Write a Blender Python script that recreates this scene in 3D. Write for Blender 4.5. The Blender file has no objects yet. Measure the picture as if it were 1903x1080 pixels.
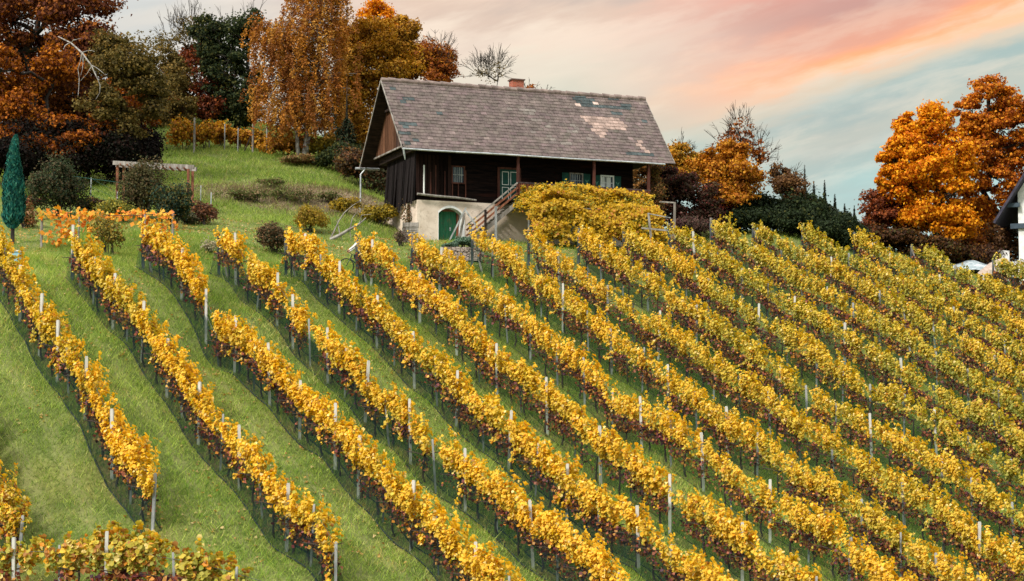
import bpy, math, random
import numpy as np
from mathutils import Vector, Matrix

SC = bpy.context.scene
COL = SC.collection
rng = np.random.default_rng(7)
random.seed(7)

# ------------------------------------------------------------------ camera
F_PX = 3600.0                      # focal length in photo pixels (photo 1903 wide)
PITCH = math.radians(4.73)
cd = bpy.data.cameras.new("camera")
cd.sensor_width = 36.0
cd.lens = 36.0 * F_PX / 1903.0
cd.clip_start = 1.0
cd.clip_end = 6000.0
cam = bpy.data.objects.new("camera", cd)
COL.objects.link(cam)
cam.location = (0, 0, 0)
cam.rotation_euler = (math.pi / 2 + PITCH, 0, 0)
SC.camera = cam

# ------------------------------------------------------------------ view
SC.view_settings.view_transform = 'Standard'
SC.view_settings.look = 'None'
SC.view_settings.exposure = 0.35
SC.view_settings.gamma = 1.0
SC.cycles.max_bounces = 6
SC.cycles.diffuse_bounces = 3
SC.cycles.transparent_max_bounces = 16

# ------------------------------------------------------------------ sun
SUN_AZ = math.radians(222.0)       # compass-like: 0 = +Y (away from camera), clockwise; 222 = behind left
SUN_EL = math.radians(41.0)
sd = bpy.data.lights.new("sun", 'SUN')
sd.energy = 3.05
sd.angle = math.radians(10.0)
sd.color = (1.0, 0.95, 0.87)
sun = bpy.data.objects.new("sun", sd)
COL.objects.link(sun)
sv = Vector((math.sin(SUN_AZ) * math.cos(SUN_EL), math.cos(SUN_AZ) * math.cos(SUN_EL), math.sin(SUN_EL)))
sun.rotation_euler = sv.to_track_quat('Z', 'Y').to_euler()
sun.location = (0, 0, 80)


# ------------------------------------------------------------------ node helper
class NT:
    def __init__(s, tree):
        s.t = tree
        tree.nodes.clear()

    def n(s, kind, **kw):
        nd = s.t.nodes.new(kind)
        for k, v in kw.items():
            if k.startswith('i_'):
                nd.inputs[k[2:].replace('_', ' ')].default_value = v
            else:
                setattr(nd, k, v)
        return nd

    def l(s, a, b):
        s.t.links.new(a, b)

    def val(s, x, sock):
        if hasattr(x, 'is_linked') or isinstance(x, bpy.types.NodeSocket):
            s.l(x, sock)
        else:
            sock.default_value = x

    def m(s, op, a, b=0.0, c=0.0, clamp=False):
        nd = s.n('ShaderNodeMath', operation=op, use_clamp=clamp)
        s.val(a, nd.inputs[0]); s.val(b, nd.inputs[1]); s.val(c, nd.inputs[2])
        return nd.outputs[0]

    def smooth(s, x, a, b, lo=0.0, hi=1.0):
        nd = s.n('ShaderNodeMapRange', interpolation_type='SMOOTHSTEP')
        s.val(x, nd.inputs[0])
        for k, v in zip((1, 2, 3, 4), (a, b, lo, hi)):
            nd.inputs[k].default_value = v
        return nd.outputs[0]

    def mix(s, f, a, b, mode='MIX'):
        nd = s.n('ShaderNodeMix', data_type='RGBA', blend_type=mode)
        s.val(f, nd.inputs[0]); s.val(a, nd.inputs[6]); s.val(b, nd.inputs[7])
        return nd.outputs[2]

    def noise(s, vec, scale, detail=4.0, rough=0.55, dist=0.0):
        nd = s.n('ShaderNodeTexNoise')
        if vec is not None:
            s.l(vec, nd.inputs['Vector'])
        nd.inputs['Scale'].default_value = scale
        nd.inputs['Detail'].default_value = detail
        nd.inputs['Roughness'].default_value = rough
        nd.inputs['Distortion'].default_value = dist
        return nd.outputs['Fac']

    def ramp(s, x, stops, interp='EASE'):
        nd = s.n('ShaderNodeValToRGB')
        nd.color_ramp.interpolation = interp
        e = nd.color_ramp.elements
        while len(e) < len(stops):
            e.new(0.5)
        for el, (p, c) in zip(e, stops):
            el.position = p
            el.color = (*c, 1.0)
        s.val(x, nd.inputs[0])
        return nd.outputs[0]


# ------------------------------------------------------------------ world: evening clouds over a Nishita sky
W = bpy.data.worlds.new("World")
SC.world = W
W.use_nodes = True
nt = NT(W.node_tree)
out = nt.n('ShaderNodeOutputWorld')
sky = nt.n('ShaderNodeTexSky', sky_type='NISHITA')
sky.sun_disc = False
sky.sun_elevation = SUN_EL
sky.sun_rotation = SUN_AZ
bg_sky = nt.n('ShaderNodeBackground')
bg_sky.inputs[1].default_value = 0.09
nt.l(sky.outputs[0], bg_sky.inputs[0])
tc = nt.n('ShaderNodeTexCoord')
sep = nt.n('ShaderNodeSeparateXYZ')
nt.l(tc.outputs['Generated'], sep.inputs[0])
az = nt.m('ARCTAN2', sep.outputs[0], sep.outputs[1])
el = nt.m('ARCSINE', sep.outputs[2])
comb = nt.n('ShaderNodeCombineXYZ')
U = nt.m('MULTIPLY', az, 3.6)                       # thousands of photo pixels right of centre
V = nt.m('MULTIPLY_ADD', el, -3.6, 0.540 + 3.6 * PITCH)   # photo row / 1000, downwards
# streak coordinate: constant along the rising cloud bands
Q0 = nt.m('MULTIPLY_ADD', U, 0.25, V)
along = nt.m('MULTIPLY_ADD', V, -0.25, U)
nt.l(nt.m('MULTIPLY', along, 0.75), comb.inputs[0])
nt.l(nt.m('MULTIPLY', Q0, 3.2), comb.inputs[1])
n1 = nt.noise(comb.outputs[0], 2.1, 5.0, 0.55, 0.35)
n2 = nt.noise(comb.outputs[0], 6.5, 5.0, 0.6, 0.2)
warp = nt.m('ADD', nt.m('MULTIPLY', nt.m('SUBTRACT', n1, 0.5), 0.16), nt.m('MULTIPLY', nt.m('SUBTRACT', n2, 0.5), 0.07))
Q = nt.m('ADD', Q0, warp)
right = nt.ramp(nt.m('MULTIPLY', Q, 1.0 / 0.6), [
    (0.00, (0.90, 0.50, 0.38)), (0.13, (0.90, 0.36, 0.26)), (0.27, (0.60, 0.29, 0.23)), (0.36, (0.84, 0.36, 0.22)),
    (0.43, (1.10, 0.42, 0.17)), (0.48, (1.0, 0.55, 0.31)), (0.535, (0.68, 0.57, 0.43)), (0.60, (0.37, 0.47, 0.44)),
    (0.67, (0.49, 0.52, 0.45)), (0.75, (0.40, 0.50, 0.46)), (0.87, (0.40, 0.56, 0.53)), (1.00, (0.44, 0.66, 0.64))], 'EASE')
V2 = nt.m('ADD', V, nt.m('MULTIPLY', warp, 1.6))
left = nt.ramp(nt.m('MULTIPLY_ADD', V2, 1.0 / 0.5, 0.1), [
    (0.00, (0.60, 0.48, 0.40)), (0.12, (0.72, 0.54, 0.42)), (0.24, (0.84, 0.68, 0.54)), (0.38, (0.74, 0.66, 0.53)),
    (0.52, (0.60, 0.60, 0.49)), (0.66, (0.50, 0.60, 0.52)), (0.82, (0.42, 0.60, 0.55)), (1.0, (0.45, 0.70, 0.67))], 'EASE')
grey = nt.mix(nt.smooth(U, -0.75, -0.15), (0.62, 0.64, 0.61, 1), left)
fr = nt.smooth(nt.m('ADD', U, nt.m('MULTIPLY', warp, 2.2)), 0.08, 0.62)
cl = nt.mix(fr, grey, right)
# wisps: soft lighter and darker shreds
wv = nt.smooth(n2, 0.42, 0.66)
cl = nt.mix(nt.m('MULTIPLY', wv, 0.26), cl, (0.92, 0.78, 0.62, 1))
dk = nt.smooth(n1, 0.36, 0.56, 1.0, 0.0)
cl = nt.mix(nt.m('MULTIPLY', dk, 0.20), cl, (0.40, 0.36, 0.34, 1))
# higher up the pattern fades into even pale cloud, brightened out of view as soft top light
cl = nt.mix(nt.smooth(el, 0.27, 0.60), cl, (1.70, 1.68, 1.62, 1))
bg_cl = nt.n('ShaderNodeBackground')
bg_cl.inputs[1].default_value = 0.94
nt.l(cl, bg_cl.inputs[0])
cover = nt.smooth(el, 0.30, 0.75, 0.95, 0.85)
ms = nt.n('ShaderNodeMixShader')
nt.l(cover, ms.inputs[0]); nt.l(bg_sky.outputs[0], ms.inputs[1]); nt.l(bg_cl.outputs[0], ms.inputs[2])
nt.l(ms.outputs[0], out.inputs[0])

# ------------------------------------------------------------------ photo geometry
cp, sp = math.cos(PITCH), math.sin(PITCH)


def ray(px, py):
    u = (px - 951.5) / F_PX
    w = -(py - 540.0) / F_PX
    return np.array([u, cp - w * sp, sp + w * cp])


def at(px, py, Y):                 # point on a photo ray at distance Y in front of the camera
    r = ray(px, py)
    return r / r[1] * Y


def hash2(ix, iy, seed):
    h = (ix.astype(np.int64) * 374761393 + iy.astype(np.int64) * 668265263 + seed * 1442695041) & 0x7fffffff
    h = ((h ^ (h >> 13)) * 1274126177) & 0x7fffffff
    return ((h ^ (h >> 16)) & 0xffff) / 65535.0


def vnoise(x, y, seed=0):
    x = np.asarray(x, float); y = np.asarray(y, float)
    ix = np.floor(x); iy = np.floor(y)
    fx = x - ix; fy = y - iy
    fx = fx * fx * (3 - 2 * fx); fy = fy * fy * (3 - 2 * fy)
    a = hash2(ix, iy, seed); b = hash2(ix + 1, iy, seed); c = hash2(ix, iy + 1, seed); d = hash2(ix + 1, iy + 1, seed)
    return (a * (1 - fx) + b * fx) * (1 - fy) + (c * (1 - fx) + d * fx) * fy


def fbm(x, y, seed=0, o=3):
    s = 0; a = 0.5; t = 0
    for k in range(o):
        s = s + a * vnoise(x * 2 ** k, y * 2 ** k, seed + k); t += a; a *= 0.5
    return s / t


# ------------------------------------------------------------------ vineyard layout
VS = 1.12
TH = 0.57709347
ROW_S = 3.49641236 * VS
ROW_O = 22.65454791 * VS
HC = 2.2                           # canopy height above ground
RD = np.array([-math.sin(TH), math.cos(TH)])
RN = np.array([math.cos(TH), math.sin(TH)])
TRACE = """-1:0,890 20,912 35,945
0:20,460 60,530 93,580 130,623 157,663 183,700 202,750 219,794 249,818 285,870
1:143,433 173,467 213,517 247,540 273,580 307,627 340,667 370,715 397,748 424,774 468,817 498,855 525,898 585,932 605,952 625,1000
2:280,417 323,443 350,477 377,520 400,580 447,597 480,633 510,653 543,693 580,727 613,743 637,780 673,817 703,837 747,893 793,917 837,967 877,1013 933,1043 960,1073
3:415,430 443,440 457,470 500,500 523,517 547,557 567,573 607,610 633,633 667,657 687,697 713,720 757,740 777,777 800,800 830,817 877,843 920,877 960,907 983,937 1013,950 1060,980 1093,1003 1133,1037 1167,1067
4:537,433 580,440 597,470 620,483 650,513 680,537 720,570 750,607 773,630 807,650 837,683 860,703 883,725 907,740 947,763 970,793 1003,820 1040,857 1070,873 1093,900 1127,917 1157,930 1197,947 1230,980 1247,1003 1277,1017 1317,1053
5:660,427 687,450 720,453 740,487 787,517 817,540 860,577 880,600 900,630 943,650 980,683 1017,710 1060,737 1083,763 1103,793 1130,807 1157,817 1190,847 1233,873 1253,890 1277,910 1310,920 1350,960 1393,980 1430,1020 1477,1037
6:770,430 800,460 847,477 867,503 903,527 943,550 980,573 1000,593 1033,630 1070,640 1090,667 1120,680 1137,722 1180,733 1217,753 1247,770 1293,800 1320,820 1343,840 1370,860 1400,880 1440,907 1490,933 1530,950 1570,980 1603,1020 1637,1040
7:883,420 910,436 947,455 980,493 1017,513 1060,543 1087,563 1120,593 1147,617 1193,637 1233,670 1247,690 1277,705 1320,743 1360,773 1397,787 1427,810 1453,830 1490,863 1540,873 1563,900 1597,920 1623,940 1657,960 1690,1000 1733,1020 1807,1047
8:997,430 1017,460 1060,477 1090,500 1120,520 1147,533 1180,560 1203,580 1230,587 1257,610 1300,640 1380,690 1457,740 1483,770 1513,780 1550,803 1577,817 1613,843 1640,870 1667,880 1700,893 1733,920 1770,933 1793,967 1833,993 1870,1003
9:1077,420 1107,443 1143,463 1177,487 1213,503 1243,533 1284,553 1302,571 1333,587 1351,602 1373,616 1450,672 1517,720 1550,738 1620,773 1657,793 1703,820 1730,837 1787,863 1837,900 1870,917 1900,937
10:1167,420 1200,443 1233,457 1267,478 1287,489 1309,509 1327,522 1351,536 1371,549 1391,564 1431,584 1460,602 1627,708 1693,733 1717,753 1750,770 1783,793 1827,820 1860,840 1903,863
11:1247,409 1276,425 1296,438 1331,462 1356,471 1371,489 1396,500 1429,522 1449,544 1496,562 1531,578 1753,717 1787,740 1850,757 1873,787
12:1329,409 1364,424 1382,438 1404,453 1427,467 1444,478 1476,500 1502,513 1531,522 1556,540
13:1404,411 1431,423 1453,437 1476,453 1496,462 1520,476 1542,480"""
ctrl = []
for line in TRACE.split('\n'):
    i, pts = line.split(':')
    for k, q in enumerate(pts.split()):
        px, py = map(float, q.split(','))
        r = ray(px, py)
        P = r * (ROW_O + ROW_S * int(i)) / (r[0] * RN[0] + r[1] * RN[1])
        ctrl.append((P[0], P[1], P[2] - HC, 1.0))


def plane_z(x, y):
    return -0.25600299 * x + 0.39096948 * y - 25.0 * VS - HC


# the slope below and beside what the photograph shows, and the crest on the right
for i in range(-5, 24, 2):
    for al in (36.0, 46.0):
        P = RN * (ROW_O + ROW_S * i) + RD * al
        ctrl.append((P[0], P[1], plane_z(P[0], P[1]) + (-3.0 if i < -1 else -2.2 if i < 2 else 0.0), 3.0))
for i in (14, 16, 18, 20):
    for al in (55, 65, 75, 84):
        P = RN * (ROW_O + ROW_S * i) + RD * al
        ctrl.append((P[0], P[1], plane_z(P[0], P[1]), 2.0))
for px, py, Y, wt in [
        # lawn and garden in front of the house
        (25, 487, 84, 1), (95, 478, 87, 1), (150, 455, 92, 1), (230, 460, 94, 1), (350, 450, 97, 1), (480, 500, 93, 1), (580, 500, 96, 1),
        (600, 462, 103, 1), (700, 470, 103, 1), (730, 455, 107, 1), (400, 407, 112, 1), (550, 404, 116, 1), (650, 404, 117, 1),
        (300, 412, 110, 1), (100, 405, 105, 1), (0, 405, 103, 1), (200, 400, 108, 1),
        # bank and meadow
        (400, 350, 122, 1), (550, 352, 124, 1), (650, 356, 124, 1), (300, 355, 120, 1), (460, 305, 138, 1), (350, 292, 137, 1), (600, 300, 140, 1),
        (290, 240, 150, 1), (400, 262, 150, 1), (500, 280, 150, 1), (680, 330, 138, 1),
        (150, 350, 122, 1), (40, 365, 116, 1), (100, 310, 140, 1), (0, 320, 135, 1),
        (300, 205, 172, 2), (500, 235, 172, 2), (650, 270, 168, 2), (100, 260, 172, 2), (-150, 330, 130, 2), (-150, 280, 170, 2), (-200, 480, 90, 2),
        # right of the house and along the crest
        (1300, 448, 119, 1), (1400, 440, 123, 1), (1500, 443, 126, 1), (1600, 462, 128, 1), (1700, 484, 128, 1), (1800, 522, 123, 1), (1903, 562, 119, 1),
        (1220, 440, 126, 1), (1300, 432, 130, 1), (1420, 430, 132, 1), (1550, 436, 134, 1), (1680, 474, 136, 1), (1220, 425, 138, 1),
        (1990, 600, 118, 2)]:
    P = at(px, py, Y)
    ctrl.append((P[0], P[1], P[2], wt))
for x, y, z in [(45, 145, 11), (14, 165, 13), (35, 165, 11), (55, 165, 7), (70, 140, 4), (90, 120, -2), (90, 165, 2), (85, 90, -8),
                (75, 110, 0)]:
    ctrl.append((x, y, z, 2.0))
# house footing
HO = at(748.9, 274.1, 112.0)       # eave corner, front left
HB = 0.37633
HK = 112.0 / 107.0
HEX = np.array([math.cos(HB), math.sin(HB), 0]); HEY = np.array([-math.sin(HB), math.cos(HB), 0])


def hw(x, y, z):                   # house metres -> world
    return HO + HK * (x * HEX + y * HEY + np.array([0, 0, z]))


for x, y, z in [(1.3, 0.6, -5.25), (3.2, 0.5, -5.22), (6, 0, -5.25), (9, 0, -5.25), (12, 0, -5.15), (15, 0, -5.1), (1.2, 3.5, -4.5), (1.2, 6.5, -3.5), (8, 4, -4.3),
                (15, 4, -4.2), (8, 8, -3.2), (15, 8, -3.4), (0, 8, -2.9), (3.2, -2.0, -5.35), (10, -2.5, -5.6), (18, 3, -4.6), (8, 14, -2.6)]:
    P = hw(x, y, z)
    ctrl.append((P[0], P[1], P[2], 0.7))
ctrl = np.array(ctrl)


def tps_fit(c, lam):
    X = c[:, :2] / 50.0
    n = len(X)
    d2 = ((X[:, None] - X[None]) ** 2).sum(-1)
    K = np.where(d2 > 0, 0.5 * d2 * np.log(d2 + 1e-12), 0) + np.diag(lam * c[:, 3])
    Pm = np.concatenate([np.ones((n, 1)), X], 1)
    A = np.zeros((n + 3, n + 3)); A[:n, :n] = K; A[:n, n:] = Pm; A[n:, :n] = Pm.T
    s = np.linalg.solve(A, np.concatenate([c[:, 2], np.zeros(3)]))
    return X, s


TX, TSOL = tps_fit(ctrl, 1.2e-4)
XMIN, XMAX, YMIN, YMAX = -80.0, 95.0, 36.0, 185.0


def gz_tps(x, y):
    x = np.atleast_1d(np.asarray(x, float)); y = np.atleast_1d(np.asarray(y, float))
    xc = np.clip(x, XMIN, XMAX); yc = np.clip(y, YMIN, YMAX)
    o = np.zeros(x.shape)
    xs = xc.ravel() / 50; ys = yc.ravel() / 50
    res = np.zeros(xs.shape)
    for s in range(0, len(xs), 20000):
        d2 = (xs[s:s + 20000, None] - TX[None, :, 0]) ** 2 + (ys[s:s + 20000, None] - TX[None, :, 1]) ** 2
        res[s:s + 20000] = (0.5 * d2 * np.log(d2 + 1e-12)) @ TSOL[:-3] + TSOL[-3] + TSOL[-2] * xs[s:s + 20000] + TSOL[-1] * ys[s:s + 20000]
    o = res.reshape(x.shape)
    d = np.hypot(x - xc, y - yc)
    return o * np.exp(-d / 400.0) - np.minimum(d * 0.12, 20.0) + 0.0


# table for fast lookups inside the area
_gx = np.arange(XMIN, XMAX + 0.5, 0.5); _gy = np.arange(YMIN, YMAX + 0.5, 0.5)
_GX, _GY = np.meshgrid(_gx, _gy)
GTAB = gz_tps(_GX, _GY)
GTAB += (fbm(_GX / 2.2, _GY / 2.2, 31, 3) - 0.5) * 0.16


def gz(x, y):
    x = np.asarray(x, float); y = np.asarray(y, float)
    fx = np.clip((x - XMIN) / 0.5, 0, len(_gx) - 1.001); fy = np.clip((y - YMIN) / 0.5, 0, len(_gy) - 1.001)
    ix = fx.astype(int); iy = fy.astype(int); fx = fx - ix; fy = fy - iy
    return (GTAB[iy, ix] * (1 - fx) + GTAB[iy, ix + 1] * fx) * (1 - fy) + (GTAB[iy + 1, ix] * (1 - fx) + GTAB[iy + 1, ix + 1] * fx) * fy


def on(px, py, y0=60.0, y1=175.0):    # where a photo ray meets the ground
    r = ray(px, py); r = r / r[1]
    Y = np.arange(y0, y1, 0.1)
    dz = r[2] * Y - gz(r[0] * Y, Y)
    k = np.argmax(dz < 0)
    if not (dz < 0).any():
        k = len(Y) - 1
    p = r * Y[k]
    return np.array([p[0], p[1], float(gz(p[0], p[1]))])


def foot(px, Y):                   # ground point below photo column px at distance Y
    x = (px - 951.5) / F_PX * Y
    return np.array([x, Y, float(gz(x, Y))])


# ------------------------------------------------------------------ object helpers
def tag(o, label=None, cat=None, group=None, kind=None):
    if label: o['label'] = label
    if cat: o['category'] = cat
    if group: o['group'] = group
    if kind: o['kind'] = kind
    return o


def empty(name, loc, label, cat, group=None, rz=0.0):
    o = bpy.data.objects.new(name, None)
    o.location = [float(v) for v in loc]
    o.rotation_euler = (0, 0, rz)
    o.empty_display_size = 0.3
    COL.objects.link(o)
    return tag(o, label, cat, group)


def link_mesh(name, me, mat, parent=None):
    if mat is not None and not me.materials:
        me.materials.append(mat)
    o = bpy.data.objects.new(name, me)
    COL.objects.link(o)
    if parent is not None:
        o.parent = parent
    return o


def np_mesh(name, verts, quads, cols=None, tris=False):
    me = bpy.data.meshes.new(name)
    k = 3 if tris else 4
    nv, nf = len(verts), len(quads)
    me.vertices.add(nv)
    me.vertices.foreach_set('co', np.ascontiguousarray(verts, np.float32).ravel())
    me.loops.add(nf * k)
    me.loops.foreach_set('vertex_index', np.ascontiguousarray(quads, np.int32).ravel())
    me.polygons.add(nf)
    me.polygons.foreach_set('loop_start', np.arange(0, nf * k, k, dtype=np.int32))
    me.polygons.foreach_set('loop_total', np.full(nf, k, np.int32))
    if cols is not None:
        a = me.attributes.new('Col', 'FLOAT_COLOR', 'FACE')
        c = np.ones((nf, 4), np.float32); c[:, :3] = cols
        a.data.foreach_set('color', c.ravel())
    me.update(calc_edges=True)
    return me


def unit(v):
    return v / (np.linalg.norm(v, axis=-1, keepdims=True) + 1e-9)


def leaf_mesh(name, pos, nrm, size, col, aspect=0.9, fold=0.22, updir=None, lobed=False):
    N = len(pos)
    nrm = unit(nrm)
    rv = unit(rng.normal(size=(N, 3))) if updir is None else unit(updir)
    u = unit(np.cross(nrm, rv)); v = np.cross(u, nrm) if updir is None else unit(rv)
    if updir is not None:
        u = unit(np.cross(v, nrm)); nrm = np.cross(u, v)
    s = np.asarray(size)[:, None]
    fo = fold * (0.4 + rng.random((N, 1)) * 1.2) * s
    if lobed:                      # five-cornered vine leaf folded along its midrib
        P = np.empty((N, 6, 3))
        jit = 1 + 0.25 * (rng.random((N, 4, 1)) - 0.5)
        P[:, 0] = pos - v * s * 0.40
        P[:, 1] = pos - v * s * 0.22 * jit[:, 0] + u * s * 0.44 * jit[:, 0] + nrm * fo * 0.8
        P[:, 2] = pos + v * s * 0.26 * jit[:, 1] + u * s * 0.40 * jit[:, 1] + nrm * fo
        P[:, 3] = pos + v * s * 0.52 - nrm * fo * 0.6
        P[:, 4] = pos + v * s * 0.26 * jit[:, 2] - u * s * 0.40 * jit[:, 2] + nrm * fo
        P[:, 5] = pos - v * s * 0.22 * jit[:, 3] - u * s * 0.44 * jit[:, 3] + nrm * fo * 0.8
        b = (np.arange(N) * 6)[:, None]
        q = np.concatenate([b + np.array([[0, 1, 2, 3]]), b + np.array([[0, 3, 4, 5]])], 1).reshape(-1, 4)
        return np_mesh(name, P.reshape(-1, 3), q, np.repeat(np.asarray(col), 2, 0))
    P = np.empty((N, 4, 3))
    P[:, 0] = pos - v * s * 0.5
    P[:, 1] = pos + u * s * 0.5 * aspect + nrm * fo
    P[:, 2] = pos + v * s * 0.5 - nrm * fo * 0.5
    P[:, 3] = pos - u * s * 0.5 * aspect + nrm * fo
    q = np.arange(N * 4).reshape(N, 4)
    return np_mesh(name, P.reshape(-1, 3), q, col)


class MB:
    def __init__(s):
        s.v = []; s.f = []; s.c = []

    def add(s, vs, fs, col=None):
        b = len(s.v)
        s.v += [tuple(map(float, p)) for p in vs]
        s.f += [tuple(i + b for i in f) for f in fs]
        s.c += [col] * len(fs)

    def box(s, c, d, M=None, col=None):
        c = np.asarray(c, float); h = np.asarray(d, float) / 2
        P = np.array([[x, y, z] for x in (-1, 1) for y in (-1, 1) for z in (-1, 1)]) * h
        if M is not None:
            P = P @ np.asarray(M).T
        s.add(P + c, [(0, 1, 3, 2), (4, 6, 7, 5), (0, 4, 5, 1), (2, 3, 7, 6), (0, 2, 6, 4), (1, 5, 7, 3)], col)

    def beam(s, p, q, w, h=None, up=(0, 0, 1), col=None):
        h = h or w
        p = np.asarray(p, float); q = np.asarray(q, float)
        d = q - p; L = np.linalg.norm(d); d = d / L
        up = np.asarray(up, float)
        if abs(d @ up) > 0.98:
            up = np.array([0, 1.0, 0])
        a = np.cross(d, up); a /= np.linalg.norm(a); b = np.cross(a, d)
        M = np.stack([d, a, b], 1)
        s.box((p + q) / 2, (L, w, h), M, col)

    def tube(s, pts, rad, n=8, col=None, cap=True):
        pts = np.asarray(pts, float)
        rad = np.broadcast_to(np.asarray(rad, float), (len(pts),))
        vs = []; fs = []
        ref = None
        for k, p in enumerate(pts):
            d = pts[min(k + 1, len(pts) - 1)] - pts[max(k - 1, 0)]
            d = d / (np.linalg.norm(d) + 1e-9)
            if ref is None:
                ref = np.array([0, 0, 1.0]) if abs(d[2]) < 0.9 else np.array([1.0, 0, 0])
            a = np.cross(d, ref); a /= np.linalg.norm(a) + 1e-9; b = np.cross(d, a)
            ref = np.cross(a, d)
            for j in range(n):
                t = 2 * math.pi * j / n
                vs.append(p + rad[k] * (math.cos(t) * a + math.sin(t) * b))
        for k in range(len(pts) - 1):
            for j in range(n):
                fs.append((k * n + j, k * n + (j + 1) % n, (k + 1) * n + (j + 1) % n, (k + 1) * n + j))
        if cap:
            fs.append(tuple(range(n))[::-1]); fs.append(tuple((len(pts) - 1) * n + j for j in range(n)))
        s.add(vs, fs, col)

    def poly_prism(s, pts, thick, axis, col=None):     # flat outline (3D points) extruded along axis
        pts = np.asarray(pts, float); ax = np.asarray(axis, float) * thick
        n = len(pts)
        vs = list(pts) + list(pts + ax)
        fs = [tuple(range(n))[::-1], tuple(range(n, 2 * n))] + [(k, (k + 1) % n, n + (k + 1) % n, n + k) for k in range(n)]
        s.add(vs, fs, col)

    def mesh(s, name, off=(0, 0, 0), smooth=False):
        me = bpy.data.meshes.new(name)
        o = np.asarray(off, float)
        me.from_pydata([tuple(np.asarray(p) - o) for p in s.v], [], s.f)
        if any(c is not None for c in s.c):
            a = me.attributes.new('Col', 'FLOAT_COLOR', 'FACE')
            a.data.foreach_set('color', np.array([(*(c or (0.5, 0.5, 0.5)), 1.0) for c in s.c], np.float32).ravel())
        if smooth:
            for p in me.polygons: p.use_smooth = True
        me.update()
        return me

    def build(s, name, mat, parent=None, world=True, smooth=False):
        off = np.array(parent.location) if (parent is not None and world) else (0, 0, 0)
        return link_mesh(name, s.mesh(name, off, smooth), mat, parent)


# ------------------------------------------------------------------ materials
def mat_leaf(name, trans=0.35, rough=0.55, bright=1.0, spec=0.25):
    m = bpy.data.materials.new(name); m.use_nodes = True
    t = NT(m.node_tree)
    o = t.n('ShaderNodeOutputMaterial')
    a = t.n('ShaderNodeAttribute', attribute_name='Col')
    p = t.n('ShaderNodeBsdfPrincipled')
    p.inputs['Roughness'].default_value = rough
    p.inputs['Specular IOR Level'].default_value = spec
    tr = t.n('ShaderNodeBsdfTranslucent')
    hs = t.n('ShaderNodeHueSaturation')
    hs.inputs['Saturation'].default_value = 1.1
    hs.inputs['Value'].default_value = bright
    t.l(a.outputs['Color'], hs.inputs['Color'])
    t.l(a.outputs['Color'], p.inputs['Base Color'])
    t.l(hs.outputs[0], tr.inputs[0])
    mx = t.n('ShaderNodeMixShader')
    mx.inputs[0].default_value = trans
    t.l(p.outputs[0], mx.inputs[1]); t.l(tr.outputs[0], mx.inputs[2])
    t.l(mx.outputs[0], o.inputs[0])
    return m


def mat_noise(name, c1, c2, scale=3.0, detail=6.0, rough=0.8, stretch=(1, 1, 1), bump=0.3, spec=0.2, metal=0.0, attr=False, c3=None, s3=12.0, lo=0.35, hi=0.65):
    m = bpy.data.materials.new(name); m.use_nodes = True
    t = NT(m.node_tree)
    o = t.n('ShaderNodeOutputMaterial')
    p = t.n('ShaderNodeBsdfPrincipled')
    p.inputs['Roughness'].default_value = rough
    p.inputs['Specular IOR Level'].default_value = spec
    p.inputs['Metallic'].default_value = metal
    tc = t.n('ShaderNodeTexCoord')
    mp = t.n('ShaderNodeMapping')
    mp.inputs['Scale'].default_value = stretch
    t.l(tc.outputs['Object'], mp.inputs[0])
    n = t.noise(mp.outputs[0], scale, detail, 0.62)
    f = t.smooth(n, lo, hi)
    col = t.mix(f, (*c1, 1), (*c2, 1))
    if c3 is not None:
        n3 = t.noise(mp.outputs[0], s3, 5.0, 0.6)
        col = t.mix(t.smooth(n3, 0.55, 0.7), col, (*c3, 1))
    if attr:
        a = t.n('ShaderNodeAttribute', attribute_name='Col')
        col = t.mix(1.0, a.outputs['Color'], t.mix(f, (0.72, 0.72, 0.72, 1), (1.25, 1.25, 1.25, 1)), 'MULTIPLY')
        if c3 is not None:
            col = t.mix(t.m('MULTIPLY', t.smooth(n3, 0.55, 0.72), 0.6), col, (*c3, 1))
    t.l(col, p.inputs['Base Color'])
    if bump:
        b = t.n('ShaderNodeBump')
        b.inputs['Strength'].default_value = bump
        b.inputs['Distance'].default_value = 0.03
        t.l(n, b.inputs['Height']); t.l(b.outputs[0], p.inputs['Normal'])
    t.l(p.outputs[0], o.inputs[0])
    return m


M_LEAF = mat_leaf('vine_leaves', 0.36)
M_DLEAF = mat_leaf('fruit_zone_leaves', 0.22)
M_TREE = mat_leaf('tree_leaves', 0.30, 0.7, 1.0, 0.08)
M_GRASS = mat_leaf('grass_blades', 0.50, 0.7, 1.0, 0.1)
M_NEEDLE = mat_leaf('needles', 0.10, 0.7, 1.0, 0.06)
M_BARK = mat_noise('bark', (0.016, 0.012, 0.010), (0.05, 0.04, 0.033), 6, stretch=(1, 1, 0.25), bump=0.6)
M_VBARK = mat_noise('vine_bark', (0.03, 0.022, 0.018), (0.085, 0.062, 0.05), 14, stretch=(1, 1, 0.3), bump=0.6)
M_PALEBARK = mat_noise('pale_bark', (0.16, 0.14, 0.125), (0.48, 0.45, 0.42), 5, stretch=(1, 1, 0.5), bump=0.4)
M_POSTW = mat_noise('pale_post', (0.40, 0.39, 0.36), (0.60, 0.58, 0.54), 5, stretch=(1, 1, 0.3), c3=(0.30, 0.29, 0.25), s3=5)
M_POSTG = mat_noise('grey_post', (0.20, 0.21, 0.21), (0.38, 0.38, 0.37), 6, stretch=(1, 1, 0.2), c3=(0.12, 0.12, 0.11), s3=4)
M_POSTD = mat_noise('dark_post', (0.05, 0.06, 0.065), (0.13, 0.14, 0.15), 6, stretch=(1, 1, 0.2))
M_WIRE = mat_noise('wire', (0.06, 0.06, 0.06), (0.12, 0.12, 0.12), 6, metal=0.6, rough=0.5, bump=0)
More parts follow.
